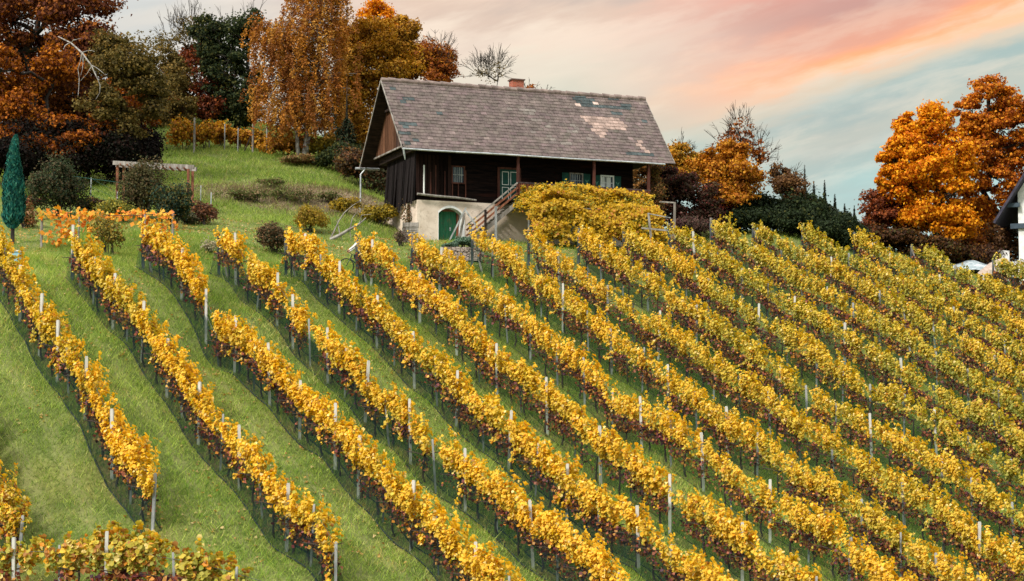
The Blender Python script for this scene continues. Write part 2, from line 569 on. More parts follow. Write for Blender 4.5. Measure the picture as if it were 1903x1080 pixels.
M_OLDWOOD = mat_noise('weathered_wood', (0.14, 0.12, 0.10), (0.34, 0.31, 0.28), 4, stretch=(1, 1, 0.2))
M_REDWOOD = mat_noise('reddish_wood', (0.13, 0.045, 0.025), (0.30, 0.12, 0.065), 5, stretch=(1, 1, 0.2))
M_DARKWOOD = mat_noise('black_brown_wood', (0.012, 0.008, 0.007), (0.045, 0.028, 0.022), 5, stretch=(0.3, 1, 3))
M_WHITE = mat_noise('white_paint', (0.62, 0.62, 0.60), (0.80, 0.80, 0.78), 3, bump=0.1)
M_ZINC = mat_noise('zinc', (0.34, 0.36, 0.37), (0.55, 0.57, 0.58), 3, metal=0.3, rough=0.5, bump=0.1)

# ------------------------------------------------------------------ ground
def mat_ground():
    m = bpy.data.materials.new('meadow_ground'); m.use_nodes = True
    t = NT(m.node_tree)
    o = t.n('ShaderNodeOutputMaterial')
    p = t.n('ShaderNodeBsdfPrincipled')
    p.inputs['Roughness'].default_value = 0.9
    p.inputs['Specular IOR Level'].default_value = 0.1
    g = t.n('ShaderNodeNewGeometry')
    pos = g.outputs['Position']
    big = t.noise(pos, 0.13, 4.0, 0.6)
    mid = t.noise(pos, 0.9, 5.0, 0.65)
    fine = t.noise(pos, 7.0, 6.0, 0.7)
    c = t.mix(t.smooth(mid, 0.3, 0.7), (0.085, 0.115, 0.030, 1), (0.170, 0.195, 0.060, 1))
    c = t.mix(t.m('MULTIPLY', t.smooth(big, 0.5, 0.7), 0.5), c, (0.20, 0.19, 0.055, 1))
    c = t.mix(t.m('MULTIPLY', t.smooth(mid, 0.62, 0.8), 0.6), c, (0.21, 0.14, 0.06, 1))
    c = t.mix(1.0, c, t.mix(t.smooth(fine, 0.25, 0.75), (0.55, 0.55, 0.5, 1), (1.3, 1.3, 1.25, 1)), 'MULTIPLY')
    sx = t.n('ShaderNodeSeparateXYZ'); t.l(pos, sx.inputs[0])
    perp = t.m('ADD', t.m('MULTIPLY', sx.outputs[0], float(RN[0])), t.m('MULTIPLY', sx.outputs[1], float(RN[1])))
    fr_ = t.m('FRACT', t.m('ADD', t.m('MULTIPLY_ADD', perp, 1.0 / ROW_S, -ROW_O / ROW_S), t.m('MULTIPLY', t.m('SUBTRACT', mid, 0.5), 0.22)))
    worn = t.m('MAXIMUM', t.smooth(fr_, 0.0, 0.22, 1.0, 0.0), t.smooth(fr_, 0.88, 1.0))
    inv = t.m('MULTIPLY', t.smooth(sx.outputs[1], 84.0, 90.0, 1.0, 0.35), t.smooth(mid, 0.40, 0.62))
    c = t.mix(t.m('MULTIPLY', t.m('MULTIPLY', worn, inv), 0.75), c, (0.24, 0.155, 0.075, 1))
    tr1 = t.m('MAXIMUM', t.smooth(t.m('ABSOLUTE', t.m('SUBTRACT', fr_, 0.38)), 0.03, 0.08, 1.0, 0.0), t.smooth(t.m('ABSOLUTE', t.m('SUBTRACT', fr_, 0.68)), 0.03, 0.08, 1.0, 0.0))
    c = t.mix(t.m('MULTIPLY', tr1, 0.28), c, (0.26, 0.25, 0.11, 1))
    # bare brown bank left of the house
    sp_ = t.n('ShaderNodeSeparateXYZ'); t.l(pos, sp_.inputs[0])
    dx = t.m('MULTIPLY', t.m('SUBTRACT', sp_.outputs[0], BANK[0]), 1 / 8.5)
    dy = t.m('MULTIPLY', t.m('SUBTRACT', sp_.outputs[1], BANK[1]), 1 / 4.2)
    d = t.m('SQRT', t.m('ADD', t.m('MULTIPLY', dx, dx), t.m('MULTIPLY', dy, dy)))
    bk = t.smooth(t.m('ADD', d, t.m('MULTIPLY', t.m('SUBTRACT', mid, 0.5), 1.6)), 0.75, 1.25, 1.0, 0.0)
    c = t.mix(t.m('MULTIPLY', bk, 0.85), c, t.mix(t.smooth(fine, 0.3, 0.7), (0.13, 0.085, 0.055, 1), (0.26, 0.185, 0.125, 1)))
    t.l(c, p.inputs['Base Color'])
    b = t.n('ShaderNodeBump'); b.inputs['Strength'].default_value = 0.6; b.inputs['Distance'].default_value = 0.12
    t.l(t.m('ADD', fine, t.m('MULTIPLY', mid, 1.2)), b.inputs['Height']); t.l(b.outputs[0], p.inputs['Normal'])
    t.l(p.outputs[0], o.inputs[0])
    return m


BANK = on(600, 370)
xs = np.concatenate([[-2500, -1600, -1000, -600, -380, -250, -180, -140, -115, -95], np.arange(-80, 95.1, 0.75), [110, 130, 160, 210, 280, 400, 600, 1000, 1600, 2500]])
ys = np.concatenate([[-2500, -1200, -600, -300, -150, -80, -40, -10, 10, 22, 30], np.arange(36, 185.1, 0.75), [200, 220, 250, 300, 380, 500, 700, 1100, 1700, 2500]])
gx, gy = np.meshgrid(xs, ys)
inside = (gx >= XMIN) & (gx <= XMAX) & (gy >= YMIN) & (gy <= YMAX)
zz = gz_tps(gx, gy)
zz = np.where(inside, gz(gx, gy), zz)
nx, ny = len(xs), len(ys)
V3 = np.stack([gx, gy, zz], -1).reshape(-1, 3)
ii = (np.arange(ny - 1)[:, None] * nx + np.arange(nx - 1)[None]).ravel()
me = np_mesh('ground', V3, np.stack([ii, ii + 1, ii + nx + 1, ii + nx], 1))
me.polygons.foreach_set('use_smooth', np.ones(len(me.polygons), bool))
ground = link_mesh('ground', me, mat_ground())
tag(ground, 'grassy hillside under the vineyard and garden', 'ground', kind='structure')

# grass blades: tufts over everything near enough to read as grass
def grass(n, x0, x1, y0, y1, hmin, hmax, w):
    x = rng.uniform(x0, x1, n); y = rng.uniform(y0, y1, n)
    px = 951.5 + F_PX * x / y
    k = (px > -120) & (px < 2020) & (rng.random(n) < 0.25 + 0.75 * fbm(x * 0.8, y * 0.8, 5))
    x, y = x[k], y[k]
    z = gz(x, y)
    d = y * cp + z * sp
    py = 540 - F_PX * (-y * sp + z * cp) / d
    k = (py > 180) & (py < 1130)
    x, y, z = x[k], y[k], z[k]
    m = len(x)
    h = rng.uniform(hmin, hmax, m) * (0.5 + 0.9 * fbm(x * 0.5, y * 0.5, 9))
    tall = rng.random(m) < 0.02 + 0.10 * (fbm(x * 1.6, y * 1.6, 49) > 0.60)
    h = np.where(tall, h * 1.9, h)
    a = rng.uniform(0, 6.283, m); lean = rng.uniform(0.4, 1.5, m) * h
    a2 = rng.uniform(0, 6.283, m)
    P = np.empty((m, 3, 3))
    P[:, 0] = np.stack([x - np.cos(a) * w, y - np.sin(a) * w, z - 0.02], 1)
    P[:, 1] = np.stack([x + np.cos(a) * w, y + np.sin(a) * w, z - 0.02], 1)
    P[:, 2] = np.stack([x + np.cos(a2) * lean, y + np.sin(a2) * lean, z + h], 1)
    pal = np.array([(0.10, 0.145, 0.03), (0.17, 0.20, 0.05), (0.25, 0.26, 0.08), (0.055, 0.09, 0.022), (0.36, 0.31, 0.15), (0.25, 0.17, 0.08)])
    g1 = fbm(x * 0.22, y * 0.22, 41); g2 = fbm(x * 1.1, y * 1.1, 43)
    pr = np.stack([0.9 + 0 * g1, 0.9 + 0 * g1, 0.3 + 2.2 * np.clip(g1 - 0.42, 0, 1), 1.4 * np.clip(0.62 - g1, 0, 1), 1.6 * np.clip(g2 - 0.5, 0, 1), 2.4 * np.clip(g2 - 0.56, 0, 1)], 1)
    frc = ((x * RN[0] + y * RN[1] - ROW_O) / ROW_S + 0.2 * (fbm(x * 0.9, y * 0.9, 47) - 0.5)) % 1.0
    worn = np.clip(1 - frc / 0.22, 0, 1) + np.clip((frc - 0.88) / 0.12, 0, 1)
    pr[:, 5] += worn * 1.6 * np.clip(g2 * 2 - 0.7, 0, 1) * (y < 92); pr[:, 4] += worn * 0.9 * np.clip(g2 * 2 - 0.7, 0, 1) * (y < 92)
    cs = np.cumsum(pr, 1); r = rng.random(m) * cs[:, -1]
    ci = (r[:, None] > cs).sum(1)
    c = pal[ci] * np.array([0.97, 1.07, 0.86]) * rng.uniform(1.6, 3.2, (m, 1)) * (0.8 + 0.45 * fbm(x * 0.18, y * 0.18, 45))[:, None]
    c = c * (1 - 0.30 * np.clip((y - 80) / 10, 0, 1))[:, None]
    db = np.hypot((x - BANK[0]) / 8.5, (y - BANK[1]) / 4.2) + 0.9 * (fbm(x * 0.6, y * 0.6, 57) - 0.5)
    onb = rng.random(m) < np.clip(1.5 - db, 0, 1) * 0.85
    c = np.where(onb[:, None], np.array([(0.20, 0.135, 0.075), (0.12, 0.13, 0.05), (0.26, 0.18, 0.10)])[rng.integers(0, 3, m)] * rng.uniform(0.6, 1.2, (m, 1)), c)
    return P.reshape(-1, 3), c


gv = []; gc = []
for a in ((1000000, -22, 30, 48, 100, 0.10, 0.30, 0.011), (260000, -40, 12, 84, 125, 0.05, 0.15, 0.014), (260000, -40, 5, 112, 165, 0.12, 0.32, 0.018), (60000, 8, 45, 88, 132, 0.12, 0.28, 0.018)):
    v, c = grass(*a); gv.append(v); gc.append(c)
gv = np.concatenate(gv); gc = np.concatenate(gc)
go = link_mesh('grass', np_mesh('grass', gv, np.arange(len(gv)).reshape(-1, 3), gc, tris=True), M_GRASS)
tag(go, 'green and straw coloured grass between the vine rows and on the lawn', 'grass', kind='stuff')
# fallen leaves on the lawn and between rows
n = 18000
x = rng.uniform(-26, 22, n); y = rng.uniform(50, 112, n)
k = fbm(x * 0.35, y * 0.35, 77) > 0.45
x, y = x[k], y[k]
fl = link_mesh('fallen_leaves', leaf_mesh('fallen_leaves', np.stack([x, y, gz(x, y) + 0.07], 1), np.stack([rng.normal(0, .3, len(x)), rng.normal(0, .3, len(x)) - .1, np.ones(len(x))], 1),
               rng.uniform(0.08, 0.17, len(x)), np.array([(0.55, 0.33, 0.10), (0.42, 0.20, 0.07), (0.60, 0.45, 0.2)])[rng.integers(0, 3, len(x))]), M_LEAF)
tag(fl, 'scattered fallen leaves on the grass', 'leaves', kind='stuff')


# ------------------------------------------------------------------ vine rows
def mat_net(name, lo, hi):
    m = bpy.data.materials.new(name); m.use_nodes = True
    t = NT(m.node_tree)
    o = t.n('ShaderNodeOutputMaterial')
    g = t.n('ShaderNodeNewGeometry')
    mp = t.n('ShaderNodeMapping'); mp.inputs['Scale'].default_value = (1, 1, 0.25)
    t.l(g.outputs['Position'], mp.inputs[0])
    n = t.noise(mp.outputs[0], 2.4, 6.0, 0.72, 0.9)
    d = t.n('ShaderNodeBsdfDiffuse'); d.inputs[0].default_value = (0.010, 0.024, 0.026, 1)
    tr = t.n('ShaderNodeBsdfTransparent'); tr.inputs[0].default_value = (0.86, 0.93, 0.88, 1)
    mx = t.n('ShaderNodeMixShader')
    t.l(t.smooth(n, 0.3, 0.72, lo, hi), mx.inputs[0]); t.l(tr.outputs[0], mx.inputs[1]); t.l(d.outputs[0], mx.inputs[2])
    t.l(mx.outputs[0], o.inputs[0])
    return m


M_NET = mat_net('bird_net', 0.18, 0.60)
M_NETFAR = mat_net('fine_bird_net', 0.07, 0.34)
M_HEM = mat_noise('net_hem', (0.008, 0.014, 0.013), (0.025, 0.04, 0.036), 8, bump=0)


def post_mesh(w, h, d):
    b = MB()
    b.box((0, 0, (h - 0.3) / 2), (w, d, h + 0.3))
    b.box((0, 0, h + 0.01), (w * 0.8, d * 0.8, 0.03))
    return b.mesh('post')


PM_BIG = post_mesh(0.105, 2.32, 0.10); PM_BIG.materials.append(M_POSTW)
PM_LOW = post_mesh(0.09, 2.02, 0.09); PM_LOW.materials.append(M_POSTG)
PM_MID = post_mesh(0.07, 1.95, 0.07); PM_MID.materials.append(M_POSTG)
PM_THIN = post_mesh(0.055, 1.95, 0.05); PM_THIN.materials.append(M_POSTD)
PM_END = post_mesh(0.13, 1.92, 0.12); PM_END.materials.append(M_POSTD)
STEMS = []
for k in range(4):
    b = MB()
    z = np.linspace(-0.1, 1.12, 7)
    xx = np.cumsum(rng.normal(0, 0.035, 7)); yy = np.cumsum(rng.normal(0, 0.035, 7))
    b.tube(np.stack([xx, yy, z], 1), np.linspace(0.05, 0.03, 7) * rng.uniform(0.8, 1.2, 7), 6)
    b.tube([(xx[-1], yy[-1], 1.1), (xx[-1] - 0.25, yy[-1] + 0.35, 1.22), (xx[-1] - 0.42, yy[-1] + 0.62, 1.24)], [0.026, 0.02, 0.012], 5)
    b.tube([(xx[-1], yy[-1], 1.1), (xx[-1] + 0.22, yy[-1] - 0.35, 1.2), (xx[-1] + 0.36, yy[-1] - 0.6, 1.25)], [0.026, 0.02, 0.012], 5)
    me = b.mesh('vine_stem'); me.materials.append(M_VBARK); STEMS.append(me)
STAKE = MB(); STAKE.box((0, 0, 0), (1, 1, 1))

PAL_V = np.array([(0.86, 0.52, 0.050), (0.86, 0.42, 0.02), (0.90, 0.70, 0.26), (0.58, 0.52, 0.07), (0.30, 0.33, 0.05), (0.42, 0.19, 0.05), (0.72, 0.28, 0.03)])
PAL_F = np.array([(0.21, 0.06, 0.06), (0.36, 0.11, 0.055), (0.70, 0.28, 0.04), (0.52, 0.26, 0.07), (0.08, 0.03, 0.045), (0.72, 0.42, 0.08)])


def pick(pal, w):
    cs = np.cumsum(w, 1); r = rng.random(len(w)) * cs[:, -1]
    return pal[np.minimum((r[:, None] > cs).sum(1), len(pal) - 1)]


def vine_row(idx, fpos, s0, s1, label, gaps=(), posts=None, dens=300, green=0.2, rust=0.0, net=1, leaf=0.155, white_low_end=False, ragged=0.55, taper=False, dir_=None, lat_=None, tuft=(), group='rows of yellow vines on wires'):
    """fpos(s) -> xy on the row at station s; rows climb with growing s."""
    top = fpos(np.array([s1]))[0]
    root = empty('vine_row', (top[0], top[1], float(gz(top[0], top[1]))), label, 'vine row', group)
    ro = np.array(root.location)
    L = s1 - s0
    d2 = RD if dir_ is None else dir_
    l2 = RN if lat_ is None else lat_

    def clean(s, soft=0.25):
        keep = np.ones(len(s), bool)
        for a, b in gaps:
            e = rng.normal(0, soft, len(s))
            keep &= ~((s > a + e) & (s < b + e))
        return keep
    # --- golden canopy: shoots rising from each vine, arching over the top wire, leaves along every shoot
    sd_ = idx * 17.3
    nv = max(2, int(L / 1.05))
    vs_ = s0 + (np.arange(nv) + 0.5 + rng.uniform(-0.25, 0.25, nv)) * L / nv
    vig_v = np.clip(0.50 + 0.85 * fbm(vs_ * 0.4, np.full(nv, sd_), 3, 3) + rng.normal(0, 0.16, nv), 0.22, 1.3)
    vig_v = np.where(rng.random(nv) < 0.05, vig_v * 0.45, vig_v)
    nsh = np.maximum(3, (dens / 26.0 * L / nv * np.clip(vig_v, 0.35, 1.15)).astype(int))
    vi = np.repeat(np.arange(nv), nsh)
    M = len(vi)
    ss_ = vs_[vi] + rng.normal(0, 0.36, M)
    km = clean(ss_, 0.10) & (ss_ > s0 - 0.15) & (ss_ < s1 - 0.05)
    vi, ss_ = vi[km], ss_[km]; M = len(vi)
    vg = vig_v[vi]
    Ls = rng.uniform(0.62, 1.06, M) * (0.70 + 0.36 * vg)
    Ls = np.where(rng.random(M) < 0.07, Ls * 1.28, Ls)
    if ragged > 0.6: Ls = Ls * (0.7 + 0.7 * fbm(ss_ * 0.55, np.full(M, sd_), 15, 2))
    if taper: Ls = Ls * (1 - 0.6 * np.clip((ss_ - 0.6 * s1) / (0.4 * s1), 0, 1))
    side = rng.choice([-1.0, 1.0], M); spread = np.abs(rng.normal(0.25, 0.15, M)); lean_ = rng.normal(0, 0.32, M)
    droop = rng.uniform(0.05, 0.62, M); h0 = rng.uniform(1.12, 1.36, M)
    per = rng.integers(20, 34, M)
    si = np.repeat(np.arange(M), per); N = len(si)
    t = rng.random(N) ** 0.8
    h = h0[si] + Ls[si] * (t * 1.12 - 0.62 * droop[si] * t ** 2.4)
    lat = 0.42 * np.tanh(side[si] * spread[si] * (0.35 + 0.95 * t ** 1.4) * (0.65 + 0.5 * vg[si]) / 0.42) + rng.normal(0, 0.05, N)
    s = ss_[si] + lean_[si] * t + rng.normal(0, 0.06, N)
    h = h + rng.normal(0, 0.055, N)
    # a few hanging tendrils below the wire
    hang_ = rng.random(M)[si] < 0.05
    h = np.where(hang_, 1.25 - 0.55 * t, h)
    xy = fpos(s) + l2[None] * lat[:, None]
    P = np.column_stack([xy, gz(xy[:, 0], xy[:, 1]) + h])
    ou = np.sign(lat) * np.clip(np.abs(lat) * 4, 0.2, 1)
    nr = np.column_stack([l2[None] * ou[:, None], 0.30 + 0.55 * t]) + rng.normal(0, 0.38, (N, 3))
    gs_ = np.clip(green + 0.06 + 0.80 * (fbm(ss_ * 0.22, np.full(M, sd_ + 31), 21, 3) - 0.5) + rng.normal(0, 0.13, M), 0, 1)
    g = np.clip(gs_[si] - 0.22 * (t - 0.5) + 0.10 * (1.7 - h), 0, 1)
    ru = np.clip(rust + 0.5 * (fbm(ss_ * 0.35, np.full(M, sd_ + 61), 25, 3) - 0.62) + rng.normal(0, 0.08, M), 0, 1)[si]
    low = np.clip((1.45 - h) * 1.2, 0, 1)
    o = np.ones(N)
    cg = g[:, None]
    yel = np.array([0.88, 0.55, 0.048]) * (1 - cg) + np.array([0.38, 0.37, 0.06]) * cg
    yel = np.where(cg > 0.62, yel * (1 - (cg - 0.62)) + np.array([0.22, 0.25, 0.05]) * (cg - 0.62), yel)
    c = yel * rng.uniform(0.84, 1.10, (N, 1))
    alt = pick(PAL_V, np.column_stack([o, 0.8 * (1 - g), 0.9 * o, 0.3 + g, 0.5 * g, 0.22 + ru * 3 + 0.8 * low, 0.2 + ru * 1.5 + 0.9 * low]))
    c = np.where((rng.random(N) < 0.20 + 0.5 * ru + 0.3 * low)[:, None], alt * rng.uniform(0.75, 1.1, (N, 1)), c)
    fo = link_mesh('foliage', leaf_mesh('foliage', P - ro, nr, rng.uniform(0.6, 1.25, N) * leaf, c, lobed=idx <= 5 or idx == 30), M_LEAF, root)
    # --- fruit zone behind the net
    N2 = int(L * 200)
    s = rng.uniform(s0, s1, N2); s = s[clean(s, 0.12)]
    k = fbm(s * 1.1, np.full(len(s), sd_ + 90), 33, 3) > rng.uniform(0.22, 0.62, len(s)); s = s[k]; N2 = len(s)
    h = 1.22 - 0.64 * rng.random(N2) ** 1.15 * (0.5 + fbm(s * 0.9, np.full(N2, sd_ + 95), 34, 2))
    lat = rng.normal(0, 0.14, N2)
    xy = fpos(s) + l2[None] * lat[:, None]
    P = np.column_stack([xy, gz(xy[:, 0], xy[:, 1]) + h])
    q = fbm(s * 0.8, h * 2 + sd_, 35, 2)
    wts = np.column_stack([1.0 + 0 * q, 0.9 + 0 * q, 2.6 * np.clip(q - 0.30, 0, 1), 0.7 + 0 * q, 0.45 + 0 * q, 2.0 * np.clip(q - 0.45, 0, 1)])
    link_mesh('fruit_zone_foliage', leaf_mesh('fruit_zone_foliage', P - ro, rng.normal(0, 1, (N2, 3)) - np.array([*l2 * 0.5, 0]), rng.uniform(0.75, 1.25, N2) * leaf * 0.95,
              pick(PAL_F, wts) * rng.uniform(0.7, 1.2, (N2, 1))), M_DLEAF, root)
    # --- stems
    ns = int(L / 1.25)
    for k in range(ns):
        q = s0 + (k + 0.5 + rng.uniform(-0.15, 0.15)) * L / ns
        if any(a < q < b for a, b in gaps) and rng.random() < 0.7:
            continue
        p = fpos(np.array([q]))[0]
        o_ = link_mesh('vine_stem', STEMS[k % 4], None, root)
        o_.location = (p[0] - ro[0], p[1] - ro[1], float(gz(p[0], p[1])) - ro[2])
        o_.rotation_euler = (0, 0, math.atan2(d2[1], d2[0]) - math.pi / 2 + rng.uniform(-0.3, 0.3))

    # --- posts
    def put(me, q, lean=0.025):
        p = fpos(np.array([q]))[0]
        o_ = link_mesh('post', me, None, root)
        o_.location = (p[0] - ro[0], p[1] - ro[1], float(gz(p[0], p[1])) - ro[2])
        o_.rotation_euler = (rng.normal(0, lean), rng.normal(0, lean), rng.uniform(-0.3, 0.3))
        o_.scale = (1, 1, rng.uniform(0.95, 1.05))
    own = posts is not None
    if posts is None:
        posts = list(np.arange(s1 - 1.6 - (idx * 1.37) % 2.4, s0, -4.1) + 0.0)
    for q in posts:
        if s0 <= q <= s1 + 0.2:
            put(PM_BIG if own or rng.random() < 0.35 else PM_LOW, q + rng.normal(0, 0.1))
    allp = sorted([s0] + [q for q in posts if s0 < q < s1] + [s1])
    for a, b in zip(allp[:-1], allp[1:]):
        nseg = max(1, round((b - a) / 1.9))
        for j in range(1, nseg):
            put(PM_MID if (j + idx) % 3 else PM_THIN, a + (b - a) * j / nseg + rng.normal(0, 0.12), 0.035)
    put(PM_END, s1 + 0.15, 0.02)
    p0 = fpos(np.array([s1 - 0.9]))[0]; p1 = fpos(np.array([s1 + 0.1]))[0]
    b = MB()
    b.beam((*p0, float(gz(*p0)) - 0.1), (*p1, float(gz(*p1)) + 1.75), 0.07)
    b.build('brace', M_OLDWOOD, root)
    if white_low_end:
        put(PM_LOW, s0 - 0.1, 0.03)
        p0 = fpos(np.array([s0 + 1.1]))[0]; p1 = fpos(np.array([s0]))[0]
        b = MB(); b.beam((*p0, float(gz(*p0)) - 0.1), (*p1, float(gz(*p1)) + 1.5), 0.06); b.build('brace', M_OLDWOOD, root)
    # --- wires
    ss = np.arange(s0 - 0.2, s1 + 0.3, 0.8)
    xy = fpos(ss); z = gz(xy[:, 0], xy[:, 1])
    for hh in (1.2, 1.75):
        b = MB(); b.tube(np.column_stack([xy, z + hh]), 0.008, 4); b.build('wire', M_WIRE, root)
    # --- netting, both flanks, gathered into a hem on the grass
    if net:
        ss = np.arange(s0 - 0.15, s1 + 0.35, 0.3)
        xy = fpos(ss); n_ = len(ss)
        for sgn in (-1, 1):
            wob = fbm(ss * 0.9, np.full(n_, sd_ + sgn), 51, 3) - 0.5
            wob2 = fbm(ss * 0.35, np.full(n_, sd_ + 3 * sgn), 52, 2) - 0.5 + 0.35 * (fbm(ss * 2.4, np.full(n_, sd_ + 5 * sgn), 53, 2) - 0.5)
            prof = [(0.10 + 0 * wob, 1.22 + 0.06 * wob), (0.20 + 0.10 * wob, 0.86 + 0.08 * wob2), (0.25 + 0.14 * wob2, 0.46 + 0.10 * wob), (0.31 + 0.20 * wob2 + 0.12 * wob, 0.06 + 0.08 * (wob + 0.5))]
            rows_ = []
            for la, hh in prof:
                q = xy + l2[None] * (sgn * la)[:, None]
                rows_.append(np.column_stack([q, gz(q[:, 0], q[:, 1]) + hh]))
            Vv = np.concatenate(rows_) - ro
            q = np.concatenate([(k * n_ + np.arange(n_ - 1))[:, None] + np.array([[0, 1, n_ + 1, n_]]) for k in range(len(prof) - 1)])
            mm = np_mesh('netting', Vv, q)
            mm.polygons.foreach_set('use_smooth', np.ones(len(mm.polygons), bool))
            link_mesh('netting', mm, M_NET if net == 1 else M_NETFAR, root)
            b = MB(); b.tube(rows_[-1], 0.024 if net == 1 else 0.012, 5); b.build('net_hem', M_HEM, root)
    return root


def straight(i):
    base = RN * (ROW_O + ROW_S * i)
    return lambda s: base[None] + RD[None] * np.asarray(s)[:, None] + RN[None] * (0.05 * (vnoise(np.asarray(s) * 0.3, np.full(len(s), i * 3.1), 8) - 0.5))[:, None]


def al_of(i, px, py):
    r = ray(px, py)
    P = r * (ROW_O + ROW_S * i) / (r[0] * RN[0] + r[1] * RN[1])
    return float(P[:2] @ RD)


def proj(p):
    d = p[1] * cp + p[2] * sp
    return 951.5 + F_PX * p[0] / d, 540 - F_PX * (-p[1] * sp + p[2] * cp) / d


def low_end(i):                    # lowest station of row i that the photo can see, plus some metres
    base = RN * (ROW_O + ROW_S * i)
    for s in np.arange(100, 40, -0.5):
        p = base + RD * s
        x, y = proj((p[0], p[1], float(gz(p[0], p[1])) + HC))
        if x > 2230 or y > 1130:
            return s - 1.5
    return 42.0


K_ = VS / 1.2
TOPS = {0: al_of(0, 5, 447), 1: al_of(1, 138, 430), 2: al_of(2, 270, 417), 3: al_of(3, 410, 425), 4: al_of(4, 535, 430), 5: al_of(5, 667, 430), 6: al_of(6, 768, 428), 7: al_of(7, 880, 415),
        8: al_of(8, 985, 425), 9: al_of(9, 1078, 420), 10: al_of(10, 1162, 420), 11: al_of(11, 1247, 410), 12: al_of(12, 1326, 410), 13: al_of(13, 1402, 410)}
ROWS = [
    (-1, al_of(-1, 35, 945), 72.0, 'stub of a rust coloured vine row with a white post at the lower left edge', dict(rust=0.5, green=0.25, white_low_end=True)),
    (0, al_of(0, 283, 890), TOPS[0] + 2.0, 'leftmost long vine row, running down from the blue-green conifer to a white post', dict(posts=[a * K_ for a in (80.0, 77.6, 75.4, 72.2, 69.2)], green=0.10, rust=0.02, white_low_end=True)),
    (1, al_of(1, 620, 1012), TOPS[1], 'vine row from the low orange trellis vine to a white post with slanted brace', dict(posts=[a * K_ for a in (85.1, 80.1, 76.5, 73.9, 70.7, 67, 63.0)], green=0.2, white_low_end=True)),
    (2, None, TOPS[2], 'vine row with one bare netted gap, starting right of the orange trellis', dict(posts=[a * K_ for a in (82.4, 79.7, 76.5, 73.2, 70.2, 67.4, 65.4, 61.3, 57)], gaps=[(al_of(2, 396, 590) - .2, al_of(2, 378, 525) + .1)], green=0.12)),
    (3, None, TOPS[3], 'vine row with two bare netted gaps, beginning with a lone leafy tuft', dict(posts=[a * K_ for a in (85.7, 81.0, 79.5, 76.1, 72.4, 68.6, 64.3, 59.8)], gaps=[(al_of(3, 592, 612) - .35, al_of(3, 572, 577) + .2), (al_of(3, 542, 550) - .1, al_of(3, 526, 520) + .15), (al_of(3, 822, 815) - .25, al_of(3, 802, 800) + .25), (al_of(3, 458, 466) - .15, al_of(3, 446, 445) + .1)], green=0.12)),
    (4, None, TOPS[4], 'vine row starting in front of the round brown shrub on the lawn', dict(posts=[a * K_ for a in (86.5, 82.8, 79.1, 75.6, 71.9, 67.7, 63.6, 59)], gaps=[(al_of(4, 784, 640) - .1, al_of(4, 776, 632) + .1)], green=0.14)),
    (5, None, TOPS[5], 'vine row whose upper end half hides the person on the bicycle', dict(posts=[a * K_ for a in (87.3, 82.4, 78.9, 75.2, 70.9, 67.1, 62.3, 58)], gaps=[(al_of(5, 1262, 902) - .3, al_of(5, 1250, 890) + .2)], green=0.12)),
    (6, None, TOPS[6], 'vine row starting just in front of the green cellar door', dict(green=0.12)),
    (7, None, TOPS[7], 'vine row starting at the foot of the outside stairs', dict(green=0.20, gaps=[(al_of(7, 1240, 680), al_of(7, 1232, 668))])),
    (8, None, TOPS[8], 'vine row starting beneath the left end of the yellow pergola vine', dict(green=0.30)),
    (9, None, TOPS[9], 'vine row starting beneath the middle of the yellow pergola vine', dict(green=0.36, gaps=[(al_of(9, 1507, 712) - .2, al_of(9, 1489, 700) + .2)])),
    (10, None, TOPS[10], 'vine row starting beneath the right end of the yellow pergola vine', dict(green=0.46, gaps=[(al_of(10, 1712, 745), al_of(10, 1700, 737)), (al_of(10, 1856, 840), al_of(10, 1842, 832))])),
    (11, None, TOPS[11], 'vine row starting beside the grey pole railing right of the pergola', dict(green=0.56)),
    (12, None, TOPS[12], 'vine row starting at a tall bare post in front of the purple shrub', dict(green=0.60)),
    (13, None, TOPS[13], 'vine row starting with a golden tuft before the dark hedge', dict(green=0.60)),
    (14, None, 96.5 * K_, 'olive green vine row starting before the dark spruces', dict(green=0.66)),
    (15, None, 96 * K_, 'vine row with a bright golden stretch, starting left of the small red tree', dict(green=0.46)),
    (16, None, 95 * K_, 'greenish vine row starting before the small red tree', dict(green=0.62)),
    (17, None, 91.5 * K_, 'greenish vine row starting before the big orange maple', dict(green=0.62)),
    (18, None, 88 * K_, 'greenish vine row starting before the concrete wall with the tarpaulin', dict(green=0.62)),
    (19, None, 85.5 * K_, 'outermost vine row on the crest, before the pale gravel heap', dict(green=0.62)),
]
for i, s0, s1, label, kw in ROWS:
    if s0 is None:
        s0 = low_end(i)
    if s0 > s1 - 2.0:
        continue
    vine_row(i, straight(i), s0, s1, label, net=1 if i < 5 else 2, dens=560 if i < 9 else 500, leaf=0.140 if i < 9 else 0.146, **kw)
# cross row at the very bottom left, closest to the camera
pa, pb = on(-40, 1128, 40), on(560, 1215, 40)
dd = (pb - pa)[:2]; Lc = np.linalg.norm(dd); dd = dd / Lc
ll = np.array([-dd[1], dd[0]])
vine_row(30, lambda s: pa[None, :2] + dd[None] * np.asarray(s)[:, None], 0.0, Lc, 'nearest vine row, rusty green leaves running across the bottom left corner', dens=420, green=0.74, rust=0.62, leaf=0.18, ragged=0.8, taper=True,
         gaps=[(1.9, 2.7), (9.0, 20.0)] if Lc > 9.4 else [(1.9, 2.7)], dir_=dd, lat_=ll, posts=[1.2, 4.6], group='rows of yellow vines on wires', net=0)

# ------------------------------------------------------------------ the old wooden house
house = empty('farmhouse', HO, 'old dark timber farmhouse with a steep patched tile roof on a plastered cellar', 'house', None, HB)


def hl(x, y, z):
    return np.array([x, y, z], float) * HK


